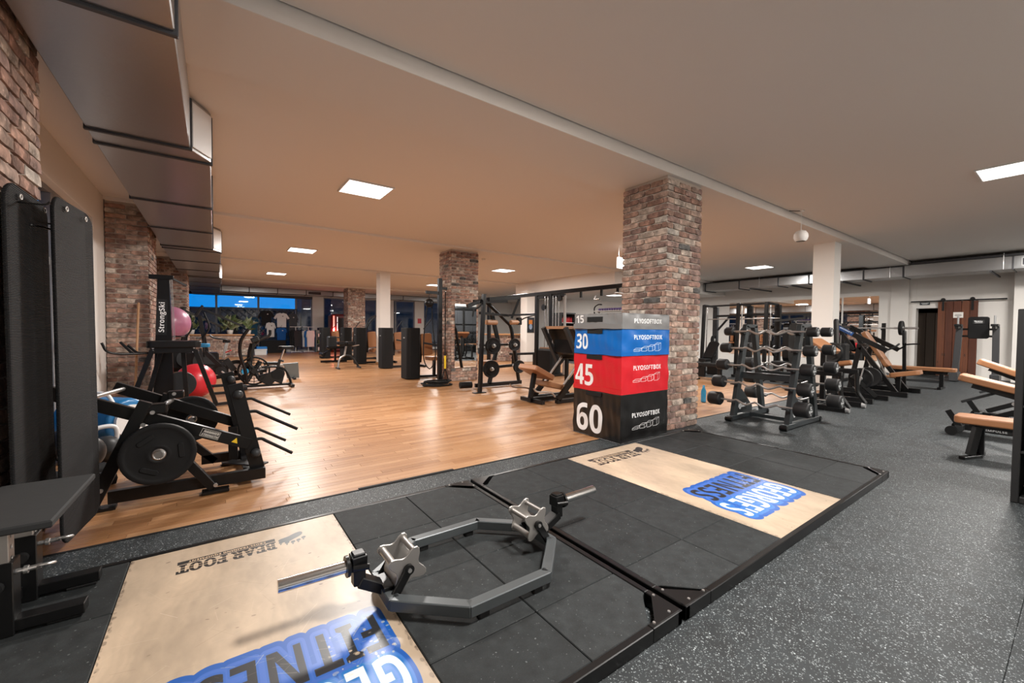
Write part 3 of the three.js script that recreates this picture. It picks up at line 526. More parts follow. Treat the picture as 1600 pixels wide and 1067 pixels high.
// ---------------------------------------------------------------- equipment builders (room coordinates, the thing's group stands at its base)
function kit(name, label, category, base, group) {
  const t = thing(name, label, category, base, 0, group), o = toV(base), S = (p) => toV(p).clone().sub(o);
  const k = {
    t, S,
    bar: (n, a, b, w = 0.06, h = w, m = mat.black, par = t) => mesh(n, bar(S(a), S(b), w, h), m, par),
    rod: (n, a, b, r = 0.015, m = mat.black, par = t) => mesh(n, rod(S(a), S(b), r), m, par),
    tube: (n, pts, r = 0.016, m = mat.black, par = t, seg = 28) => mesh(n, tube(pts.map(S), r, seg), m, par),
    disc: (n, a, ax, r, th, m = mat.black, par = t, seg = 28) => mesh(n, disc(S(a), ax, r, th, seg), m, par),
    box: (n, w, h, d, c, m = mat.black, ry = 0, rz = 0, rx = 0, par = t) => { const p = S(c); return mesh(n, bx(w, h, d, p.x, p.y, p.z, rx, ry, rz, Math.min(w, h, d) * 0.12), m, par); },
    pad: (n, a, b, w, th, m = mat.tan, par = t, r = 0.04, roll = 0) => mesh(n, along(pad(w, toV(a).distanceTo(toV(b)), th, r).rotateX(-Math.PI / 2), S(a), S(b), roll), m, par),
    roll: (n, a, b, r, m = mat.blackVinyl, par = t) => mesh(n, along(lathe([[0, -0.5], [r * 0.8, -0.5], [r, -0.47], [r, 0.47], [r * 0.8, 0.5], [0, 0.5]], 20).scale(1, toV(a).distanceTo(toV(b)), 1), S(a), S(b)), m, par),
    geo: (n, g, m = mat.black, par = t) => mesh(n, g, m, par),
  };
  return k;
}
const plateShape = (r, th) => lathe([[0.027, -th / 2], [r * 0.3, -th / 2], [r * 0.34, -th * 0.3], [r * 0.8, -th * 0.3], [r * 0.85, -th / 2], [r * 0.97, -th / 2], [r, -th * 0.36], [r, th * 0.36], [r * 0.97, th / 2], [r * 0.85, th / 2], [r * 0.8, th * 0.3], [r * 0.34, th * 0.3], [r * 0.3, th / 2], [0.027, th / 2], [0.027, -th / 2]], 36);
function weightPlate(c, axis, r, th, label, group, detail) {
  const t = thing('weight_plate', label, 'weight plate', [c[0], c[1], c[2]], 0, group), ax = toV(axis).clone().normalize(), a = ax.clone().multiplyScalar(-0.5), b = ax.clone().multiplyScalar(0.5);
  mesh('disc', along(plateShape(r, th), a, b), mat.plate, t);
  mesh('hub', along(lathe([[0.0255, -th * 0.56], [0.04, -th * 0.56], [0.04, th * 0.56], [0.0255, th * 0.56], [0.0255, -th * 0.56]], 20), a, b), mat.steel, t);
  if (detail) for (let k = 0; k < 3; k++) mesh('grip', along(at(plate(roundRect(r * 0.5, r * 0.16, r * 0.07), th * 0.9, 0.003).rotateX(Math.PI / 2), 0, 0, r * 0.58).applyMatrix4(new THREE.Matrix4().makeRotationY(0.6 + k * 2.0944)), a, b), mat.blackMatte, t);
  return t;
}
function sign(w, h, draw, px = 600, opt = {}) { return canvasTex(Math.round(w * px), Math.round(h * px), draw, { clamp: true, ...opt }); }
function decal(name, w, h, tex, parent, pos, q, extra = {}) {     // thin printed label, facing +z before it is turned
  const g = new THREE.BoxGeometry(w, h, 0.0016), m = new THREE.Mesh(g, M({ map: tex, roughness: 0.5, transparent: !!extra.alpha, alphaTest: extra.alpha ? 0.4 : 0 })); m.name = name; m.castShadow = m.receiveShadow = true;
  m.position.set(pos[0], pos[1], pos[2]); if (q) m.quaternion.copy(q); parent.add(m); return m;
}
const facing = (n, upv = V(0, 1, 0)) => { const z = toV(n).clone().normalize(), x = V().crossVectors(upv, z).normalize(); return new THREE.Quaternion().setFromRotationMatrix(new THREE.Matrix4().makeBasis(x, V().crossVectors(z, x), z)); };
// ---------------------------------------------------------------- plate-loaded machine on the wood, left
{
  const k = kit('plate_loaded_row_machine', 'black plate loaded lever machine on the wood floor at left', 'gym machine', [-0.2, 0, -4.22]), N = -3.9, F = -4.56;
  k.bar('base_rail', [-0.6, 0.075, N], [0.33, 0.075, N + 0.01], 0.05, 0.085); k.bar('base_rail', [-0.1, 0.075, F], [0.29, 0.075, F], 0.05, 0.08); k.bar('cross_rail', [0.22, 0.06, N], [0.22, 0.06, F], 0.07, 0.05);
  k.bar('front_leg', [-0.68, 0.03, N + 0.02], [-0.395, 0.72, N + 0.02], 0.05, 0.075); k.bar('front_leg', [-0.5, 0.03, F], [-0.32, 0.68, F], 0.05, 0.07);
  k.box('foot_plate', 0.15, 0.02, 0.09, [-0.63, 0.011, N + 0.02]); k.box('foot_plate', 0.17, 0.022, 0.09, [0.0, 0.012, N + 0.06]); k.box('foot_plate', 0.15, 0.02, 0.09, [0.12, 0.011, F]);
  k.bar('brace', [-0.24, 0.36, N + 0.04], [-0.01, 0.03, N + 0.05], 0.05, 0.06); k.bar('brace', [-0.32, 0.4, F], [0.0, 0.05, F], 0.05, 0.06);
  k.bar('lever_arm', [-0.98, 0.86, N - 0.04], [0.23, 0.31, N - 0.04], 0.05, 0.085); k.bar('lever_arm', [-0.66, 0.76, F - 0.04], [0.18, 0.36, F - 0.04], 0.05, 0.085);
  k.bar('mast', [0.13, 0.8, N - 0.04], [0.28, 0.1, N - 0.04], 0.04, 0.1); k.bar('mast', [0.09, 0.84, F + 0.02], [0.24, 0.08, F + 0.02], 0.04, 0.1);
  k.bar('post', [0.13, 0.06, F + 0.1], [0.13, 0.36, F + 0.1], 0.07, 0.06); k.bar('tray', [0.08, 0.12, N - 0.3], [0.33, 0.12, N - 0.06], 0.1, 0.012);
  for (const [p, r] of [[[0.15, 0.72, N + 0.0], 0.036], [[0.265, 0.24, N + 0.0], 0.036], [[0.12, 0.78, F + 0.06], 0.034]]) k.geo('cap', (() => { const q = k.S(p); return at(new THREE.SphereGeometry(r, 18, 12), q.x, q.y, q.z); })(), mat.charcoal);
  for (const [a, b, c] of [[[0.2, 0.57, N - 0.04], [0.27, 0.57, N - 0.04], [0.57, 0.39, N - 0.02]], [[0.25, 0.34, N - 0.04], [0.31, 0.34, N - 0.04], [0.53, 0.19, N - 0.02]], [[0.2, 0.58, F], [0.28, 0.585, F], [0.6, 0.4, F]], [[0.26, 0.3, F], [0.32, 0.3, F], [0.56, 0.15, F]]]) k.tube('handle_rod', [a, b, V(...b).lerp(V(...c), 0.15), c], 0.0125, mat.blackMatte);
  k.rod('axle', [-0.32, 0.36, N + 0.16], [-0.16, 0.42, F - 0.16], 0.025, mat.steel);
  k.rod('cross_tube', [-0.72, 0.75, N - 0.04], [-0.6, 0.74, F - 0.04], 0.016, mat.steel); k.rod('cross_tube', [-0.36, 0.64, N - 0.03], [-0.3, 0.62, F - 0.02], 0.018, mat.steel);
  k.box('pivot_bracket', 0.12, 0.07, 0.1, [-0.34, 0.66, N - 0.02]); k.box('pivot_bracket', 0.11, 0.06, 0.1, [-0.27, 0.67, F - 0.02]);
  for (const p of [[-0.63, 0.14, N + 0.05], [-0.36, 0.64, N + 0.035], [-0.41, 0.56, N + 0.05], [0.0, 0.06, N + 0.085], [-0.28, 0.68, F + 0.04]]) k.disc('bolt', p, [0, 0, 1], 0.014, 0.012, mat.steel, k.t, 12);
  const dir = V(1.21, -0.55, 0).normalize(), q = new THREE.Quaternion().setFromRotationMatrix(new THREE.Matrix4().makeBasis(dir, V(-dir.y, dir.x, 0), V(0, 0, 1)));
  const lab = sign(0.13, 0.065, (g, w, h) => { g.fillStyle = '#0b0b0b'; g.fillRect(0, 0, w, h); g.strokeStyle = g.fillStyle = '#dcd8d0'; g.lineWidth = w * 0.015; g.strokeRect(w * 0.03, h * 0.06, w * 0.94, h * 0.88); g.textAlign = 'center'; g.font = `italic bold ${h * 0.42 | 0}px sans-serif`; g.fillText('HAMMER', w * 0.52, h * 0.46, w * 0.8); g.fillText('STRENGTH', w * 0.5, h * 0.86, w * 0.86); }, 2000);
  const lp = k.S([-0.03, 0.43, N - 0.013]); decal('name_label', 0.13, 0.065, lab, k.t, [lp.x, lp.y, lp.z], q);
  const wp = k.S([0.13, 0.357, N - 0.013]), tri = new THREE.BufferGeometry().copy(plate([[-0.022, -0.018], [0.022, -0.018], [0, 0.022]], 0.002, 0)); const tm = mesh('warning_triangle', tri, mat.yellow, k.t); tm.position.copy(wp); tm.quaternion.copy(q);
  weightPlate([-0.32, 0.362, N + 0.13], [0.04, 0.02, 1], 0.212, 0.045, 'large black weight plate on the lever machine, nearest the camera', null, true);
  weightPlate([-0.17, 0.43, F - 0.11], [0.04, 0.02, 1], 0.2, 0.04, 'black weight plate on the far side of the lever machine');
}
// ---------------------------------------------------------------- black A-frame bench machine and ski trainer before the brick pier
{
  const k = kit('chest_supported_row_bench', 'black A-frame bench with a flat padded top and low pegs', 'gym machine', [-0.5, 0, -8.2]);
  k.geo('top_pad', (() => { const p = k.S([-0.49, 0.985, -8.2]); return at(pad(0.64, 0.42, 0.1, 0.05), p.x, p.y, p.z); })(), mat.blackVinyl);
  k.bar('top_frame', [-0.76, 0.9, -8.05], [-0.24, 0.9, -8.05], 0.06, 0.09); k.bar('top_frame', [-0.76, 0.9, -8.36], [-0.24, 0.9, -8.36], 0.05, 0.08);
  for (const [x0, x1, z] of [[-0.74, -1.02, -8.03], [-0.66, -0.86, -8.37], [-0.24, 0.02, -8.03], [-0.4, -0.36, -8.37]]) k.bar('leg', [x0, 0.9, z], [x1, 0.03, z], 0.06, 0.06);
  k.bar('base_bar', [-0.04, 0.03, -8.03], [0.2, 0.03, -8.1], 0.05, 0.04); k.bar('base_bar', [-1.04, 0.03, -8.03], [-0.86, 0.03, -8.37], 0.06, 0.05); k.bar('base_bar', [-0.36, 0.03, -8.37], [0.02, 0.03, -8.03], 0.06, 0.05);
  for (const y of [0.2, 0.32]) k.bar('peg', [-0.1 + (0.32 - y) * 0.3, y, -8.05], [0.12 + (0.32 - y) * 0.3, y, -8.07], 0.045, 0.04, mat.blackMatte);
  k.tube('handlebar', [[-0.72, 0.86, -8.1], [-0.9, 0.855, -8.05], [-1.08, 0.86, -7.95], [-1.2, 0.9, -7.9], [-1.25, 1.02, -7.88]], 0.016, mat.black);
  k.tube('handlebar', [[-0.95, 0.855, -8.03], [-1.0, 0.9, -8.1], [-1.1, 1.02, -8.16]], 0.017, mat.blackMatte); k.tube('handlebar', [[-0.88, 0.86, -8.05], [-0.93, 0.88, -8.1], [-1.02, 0.97, -8.16]], 0.017, mat.blackMatte);
  for (const [x, y] of [[-0.73, 0.93], [-0.73, 0.89], [-0.25, 0.93], [-0.26, 0.87]]) k.disc('bolt', [x, y, -8.012], [0, 0, 1], 0.013, 0.01, mat.steel, k.t, 10);
  const s = kit('ski_trainer', 'black standing ski trainer column with white lettering', 'gym machine', [-0.64, 0, -8.62]);
  s.geo('column', (() => { const g = plate([[-0.15, 0], [0.11, 0], [0.11, 0.1], [0.07, 2.02], [-0.075, 2.02]], 0.11, 0.006); return at(g, 0, 0.02, 0); })(), mat.black);
  s.box('base', 0.42, 0.05, 0.3, [-0.66, 0.026, -8.62]); s.bar('head', [-0.82, 2.03, -8.6], [-0.52, 2.03, -8.6], 0.09, 0.07); s.bar('rope_guide', [-0.53, 2.02, -8.6], [-0.36, 1.92, -8.66], 0.03, 0.03);
  s.rod('cord', [-0.535, 2.0, -8.54], [-0.505, 0.9, -8.54], 0.004, mat.greyPlastic); s.rod('cord', [-0.55, 2.0, -8.55], [-0.525, 0.9, -8.54], 0.004, mat.greyPlastic);
  s.disc('flywheel_cover', [-0.44, 0.32, -8.62], [0, 0, 1], 0.2, 0.1, mat.charcoal);
  const tex = sign(0.62, 0.16, (g, w, h) => { g.fillStyle = '#0a0a0a'; g.fillRect(0, 0, w, h); g.fillStyle = '#e8e8e8'; g.font = `bold ${h * 0.74 | 0}px sans-serif`; g.textAlign = 'center'; g.textBaseline = 'middle'; g.fillText('StrongSki', w / 2, h * 0.5, w * 0.96); }, 800);
  decal('name_label', 0.56, 0.13, tex, s.t, [-0.03, 1.4, 0.0565], new THREE.Quaternion().setFromEuler(new THREE.Euler(0, 0, Math.PI / 2 - 0.03)));
  single('wooden_pole', rod([0, 0, 0], [0.03, 1.62, -0.33], 0.016, 0.016, 12), mat.wood, 'long wooden pole leaning on the brick wall pier', 'pole', [-0.99, 0, -8.42]);
  const bb = (label, c, r, col) => single('gym_ball', at(new THREE.SphereGeometry(r, 40, 28), 0, r, 0), new THREE.MeshPhysicalMaterial({ color: col, roughness: 0.34, clearcoat: 0.2, sheen: 0.2 }), label, 'gym ball', c, 0, 'gym balls');
  bb('pink gym ball on the ring shelf behind the ski trainer', [-0.68, 1.0, -10.3], 0.32, lin(0.42, 0.16, 0.27)); bb('red gym ball on the wood floor behind the A-frame bench', [-0.27, 0, -9.2], 0.3, lin(0.62, 0.02, 0.035));
  const ring = kit('ball_shelf', 'black ring shelf under the pink gym ball', 'shelf', [-0.68, 0, -10.3]);
  ring.geo('ring', at(new THREE.TorusGeometry(0.21, 0.014, 8, 30), 0, 1.064, 0, Math.PI / 2, 0, 0)); ring.bar('post', [-0.9, 0.0, -10.3], [-0.9, 1.064, -10.3], 0.05, 0.05); ring.bar('base', [-1.0, 0.02, -10.3], [-0.5, 0.02, -10.3], 0.3, 0.035); 
}
// ---------------------------------------------------------------- small kit behind the mats
{
  const med = (label, c, r, m) => { const t = thing('medicine_ball', label, 'medicine ball', c, 0, 'medicine balls'); mesh('ball', at(new THREE.SphereGeometry(r, 28, 20), 0, r, 0), m, t); mesh('seam', at(new THREE.TorusGeometry(r * 0.985, 0.004, 6, 40), 0, r, 0, 0.5, 0.6, 0), mat.blackMatte, t); };
  med('black medicine ball on the floor beside the lever machine', [-0.93, 0, -5.05], 0.15, mat.blackVinyl); med('black medicine ball farther along the window wall', [-1.12, 0, -5.5], 0.15, mat.blackVinyl);
  const kb = (label, c, m, s = 1) => { const t = thing('kettlebell', label, 'kettlebell', c, 0.4, 'kettlebells'); mesh('bell', at(lathe([[0, 0], [0.07, 0.002], [0.105, 0.05], [0.112, 0.1], [0.09, 0.165], [0.04, 0.2], [0, 0.205]].map(([r, y]) => [r * s, y * s])), 0, 0, 0), m, t); mesh('handle', tube([[-0.06, 0.14, 0], [-0.075, 0.22, 0], [-0.05, 0.28, 0], [0.05, 0.28, 0], [0.075, 0.22, 0], [0.06, 0.14, 0]].map((p) => p.map((v) => v * s)), 0.018 * s, 30), mat.whitePlastic, t); };
  kb('grey handled kettlebell between the medicine ball and the lever machine', [-0.83, 0.0, -5.32], mat.charcoal, 1.1); 
  const bag = kit('water_bag', 'blue and white training bag lying by the window', 'training bag', [-1.0, 0, -6.0]);
  bag.roll('bag_body', [-1.2, 0.26, -6.3], [-0.72, 0.26, -5.85], 0.24, M({ color: lin(0.015, 0.14, 0.33), roughness: 0.35 })); bag.geo('handle', tube([[-0.1, 0.43, 0.05], [-0.03, 0.55, 0.08], [0.1, 0.55, 0.15], [0.17, 0.43, 0.2]], 0.018), mat.whitePlastic); bag.disc('end_cap', [-0.705, 0.26, -5.84], [0.48, 0, 0.45], 0.17, 0.03, mat.whitePlastic);
  const db = (label, c, turn) => { const t = thing('dumbbell', label, 'dumbbell', c, turn, 'hexagonal dumbbells'); mesh('grip', rod([-0.09, 0.06, 0], [0.09, 0.06, 0], 0.016), mat.steel, t); for (const s of [-1, 1]) mesh('head', at(new THREE.CylinderGeometry(0.06, 0.06, 0.09, 6), s * 0.12, 0.055, 0, 0, 0, Math.PI / 2), mat.rubberBlack, t); };
  db('black hexagonal dumbbell on the floor, nearer to the camera', [-0.8, 0, -4.42], 0.5); db('black hexagonal dumbbell behind the nearer one by the mat', [-0.9, 0, -4.72], 0.4);
  const rope = thing('skipping_rope', 'blue skipping ropes hanging at the window', 'rope', [-1.27, 0.78, -6.6]); for (const d of [0, 0.05]) mesh('rope_loop', tube([[0, 0.34, d], [0.03, 0.2, d + 0.06], [0.02, 0.02, d + 0.03], [0.02, 0, d - 0.05], [0.03, 0.2, d - 0.08]], 0.009, 30, true), M({ color: lin(0.05, 0.22, 0.3), roughness: 0.5 }), rope); mesh('wall_hook', rod([-0.09, 0.34, 0.02], [0.04, 0.34, 0.02], 0.008), mat.steel, rope);
}
// ---------------------------------------------------------------- cardio machines
{
  const b = kit('air_bike', 'black fan air bike with long moving arms', 'exercise bike', [0.9, 0, -10.0]), z = -10.0;
  b.geo('fan_cage', (() => { const g = []; const p = b.S([0.66, 0.36, z]); for (const dz of [-0.07, 0.07]) { for (const r of [0.09, 0.16, 0.22]) g.push(at(new THREE.TorusGeometry(r, 0.004, 5, 30), p.x, p.y, p.z + dz)); for (let k = 0; k < 16; k++) { const a = k * Math.PI / 8; g.push(rod([p.x + 0.05 * Math.cos(a), p.y + 0.05 * Math.sin(a), p.z + dz], [p.x + 0.27 * Math.cos(a), p.y + 0.27 * Math.sin(a), p.z + dz * 0.6], 0.003, 0.003, 5)); } } g.push(at(new THREE.TorusGeometry(0.275, 0.017, 8, 40), p.x, p.y, p.z)); return g; })(), mat.blackMatte);
  b.disc('hub', [0.66, 0.36, z], [0, 0, 1], 0.055, 0.18, mat.black);
  b.geo('fan_blades', Array.from({ length: 6 }, (_, k) => { const p = b.S([0.66, 0.36, z]), a = k * Math.PI / 3; return at(bx(0.17, 0.05, 0.09, 0.14, 0, 0, 0.5, 0, 0).rotateZ(a), p.x, p.y, p.z); }), mat.charcoal);
  b.disc('blue_disc', [0.5, 0.37, z + 0.13], [0, 0, 1], 0.062, 0.02, M({ color: lin(0.01, 0.32, 0.62), roughness: 0.4 }));
  b.tube('moving_arm', [[0.53, 0.12, z + 0.14], [0.5, 0.4, z + 0.15], [0.42, 0.7, z + 0.16], [0.43, 0.98, z + 0.18], [0.56, 1.22, z + 0.2]], 0.03, mat.black);
  b.tube('moving_arm', [[0.57, 0.4, z - 0.14], [0.62, 0.75, z - 0.15], [0.76, 0.98, z - 0.17], [0.95, 1.08, z - 0.18], [0.97, 1.2, z - 0.18]], 0.028, mat.black);
  b.tube('moving_arm', [[0.56, 0.35, z - 0.1], [0.58, 0.7, z - 0.08], [0.62, 0.92, z - 0.06]], 0.03, mat.black);
  b.bar('base_bar', [0.48, 0.05, z], [1.36, 0.05, z], 0.06, 0.045, mat.black); b.bar('stabiliser', [0.5, 0.035, z - 0.26], [0.5, 0.035, z + 0.26], 0.06, 0.05, mat.black); b.bar('stabiliser', [1.34, 0.035, z - 0.26], [1.34, 0.035, z + 0.26], 0.06, 0.05, mat.black);
  b.geo('chain_guard', at(plate([[-0.22, -0.22], [-0.05, -0.33], [0.05, -0.24], [0.18, -0.3], [0.24, -0.08], [0.22, 0.0], [0.12, 0.04], [-0.02, -0.04], [-0.24, -0.1]], 0.1, 0.01), 0.08, 0.36, 0), mat.black);
  b.disc('crank_cover', [1.08, 0.27, z + 0.06], [0, 0, 1], 0.11, 0.03, mat.blackMatte);
  b.tube('rear_frame', [[0.8, 0.42, z], [1.05, 0.43, z], [1.22, 0.36, z], [1.3, 0.2, z], [1.34, 0.05, z]], 0.024, mat.black);
  b.bar('seat_tube', [1.05, 0.26, z], [1.13, 0.58, z], 0.06, 0.05, mat.black); b.rod('seat_post', [1.13, 0.55, z], [1.21, 0.79, z], 0.018, mat.chrome); b.rod('clamp_knob', [1.12, 0.56, z], [1.2, 0.54, z], 0.022, mat.black);
  b.geo('saddle', (() => { const g = pad(0.2, 0.3, 0.06, 0.07).rotateY(Math.PI / 2), p = b.S([1.25, 0.83, z]); return at(g, p.x, p.y, p.z); })(), mat.blackVinyl);
  b.box('console', 0.14, 0.1, 0.16, [0.68, 1.0, z], mat.black, 0, 0.4); b.bar('mast', [0.6, 0.4, z], [0.66, 0.97, z], 0.05, 0.05, mat.black);
  const dl = sign(0.2, 0.05, (g, w, h) => { g.fillStyle = '#0b0b0b'; g.fillRect(0, 0, w, h); g.fillStyle = '#ddd'; g.font = `bold ${h * 0.7 | 0}px sans-serif`; g.fillText('SPIRIT', w * 0.08, h * 0.8, w * 0.84); }, 800); decal('name_label', 0.16, 0.04, dl, b.t, [-0.08, 0.4, 0.1]);

  const s = kit('spin_bike', 'black spin bike with silver handlebar post and blue seat cover', 'exercise bike', [0.1, 0, -11.0]), zz = -11.0;
  s.disc('flywheel', [0.4, 0.3, zz], [0, 0, 1], 0.23, 0.05, mat.black); s.disc('flywheel_rim', [0.4, 0.3, zz], [0, 0, 1], 0.15, 0.06, mat.steel);
  s.bar('main_frame', [0.2, 0.55, zz], [0.36, 0.3, zz], 0.07, 0.12, mat.charcoal); s.bar('main_frame', [-0.16, 0.72, zz], [0.2, 0.28, zz], 0.06, 0.08, mat.black); s.bar('lower_frame', [-0.35, 0.1, zz], [0.4, 0.22, zz], 0.07, 0.07, mat.black);
  s.bar('stabiliser', [-0.36, 0.04, zz - 0.25], [-0.36, 0.04, zz + 0.25], 0.07, 0.06); s.bar('stabiliser', [0.55, 0.04, zz - 0.25], [0.55, 0.04, zz + 0.25], 0.07, 0.06); s.bar('lower_frame', [0.36, 0.3, zz], [0.55, 0.06, zz], 0.06, 0.06);
  s.bar('handlebar_post', [0.16, 0.56, zz], [0.23, 0.92, zz], 0.06, 0.06, mat.chrome); s.tube('handlebar', [[0.24, 0.95, zz], [0.2, 0.98, zz + 0.12], [0.0, 1.02, zz + 0.16], [-0.08, 1.08, zz + 0.16]], 0.017, mat.charcoal); s.tube('handlebar', [[0.24, 0.95, zz], [0.2, 0.98, zz - 0.12], [0.0, 1.02, zz - 0.16], [-0.08, 1.08, zz - 0.16]], 0.017, mat.charcoal); s.box('handlebar_clamp', 0.14, 0.06, 0.1, [0.22, 0.94, zz]);
  s.geo('clamp_lever', rod(s.S([0.2, 0.7, zz + 0.05]), s.S([0.3, 0.75, zz + 0.1]), 0.012), mat.red); s.bar('seat_post', [-0.2, 0.5, zz], [-0.24, 0.8, zz], 0.05, 0.05, mat.charcoal);
  s.geo('saddle', (() => { const p = s.S([-0.24, 0.86, zz]); return at(pad(0.24, 0.34, 0.08, 0.08).rotateY(Math.PI / 2), p.x, p.y, p.z); })(), M({ color: lin(0.01, 0.2, 0.42), roughness: 0.4 }));
  s.disc('crank', [0.12, 0.3, zz + 0.07], [0, 0, 1], 0.1, 0.03, mat.charcoal); s.bar('crank_arm', [0.12, 0.3, zz + 0.1], [0.24, 0.2, zz + 0.1], 0.02, 0.03, mat.steel); s.box('pedal', 0.1, 0.03, 0.08, [0.25, 0.19, zz + 0.15]);

  const e = kit('elliptical_trainer', 'black elliptical trainer with long screen arm behind the spin bike', 'elliptical trainer', [0.0, 0, -13.2]), ez = -13.2;
  e.bar('base_rail', [-0.6, 0.06, ez], [1.0, 0.06, ez], 0.1, 0.07); e.box('drive_housing', 0.7, 0.5, 0.3, [-0.25, 0.35, ez], mat.black); e.disc('drive_cover', [-0.2, 0.38, ez + 0.16], [0, 0, 1], 0.24, 0.05, mat.charcoal);
  e.bar('mast', [-0.15, 0.55, ez], [-0.3, 1.55, ez], 0.09, 0.07); e.box('console', 0.05, 0.3, 0.42, [-0.3, 1.66, ez], mat.black, 0, -0.5); e.bar('screen_arm', [-0.3, 1.74, ez + 0.05], [0.62, 1.28, ez + 0.05], 0.05, 0.05);
  for (const dz of [-0.25, 0.25]) { e.tube('moving_arm', [[-0.2, 0.5, ez + dz], [-0.22, 0.95, ez + dz], [-0.1, 1.25, ez + dz], [-0.2, 1.62, ez + dz]], 0.02, mat.black); e.bar('pedal_arm', [-0.2, 0.3, ez + dz], [0.8, 0.2, ez + dz], 0.05, 0.05); e.box('pedal', 0.36, 0.05, 0.14, [0.45, 0.3, ez + dz]); }
  const e2 = copyOf(e.t, [-0.45, 0, -14.6], 0.25, 'black elliptical trainer farthest from the camera, by the planter plants'); e2.userData.group = e.t.userData.group = 'elliptical trainers';

  const r = kit('rowing_machine', 'grey rowing machine end behind the air bike', 'rowing machine', [1.5, 0, -11.4]);
  r.bar('rail', [0.85, 0.3, -11.45], [1.6, 0.36, -11.4], 0.08, 0.06, mat.steelMatte); r.geo('end_frame', at(plate([[-0.14, 0], [0.12, 0], [0.1, 0.38], [-0.24, 0.36], [-0.2, 0.3]], 0.08, 0.006), 0.08, 0.02, 0), M({ color: lin(0.14, 0.16, 0.16), roughness: 0.5 })); r.bar('foot', [1.58, 0.025, -11.62], [1.58, 0.025, -11.18], 0.06, 0.05); r.bar('foot', [0.9, 0.025, -11.66], [0.9, 0.025, -11.24], 0.06, 0.05); r.bar('leg', [0.9, 0.03, -11.45], [0.9, 0.3, -11.45], 0.06, 0.06); r.box('seat', 0.3, 0.06, 0.26, [1.1, 0.4, -11.42], mat.blackVinyl);
}
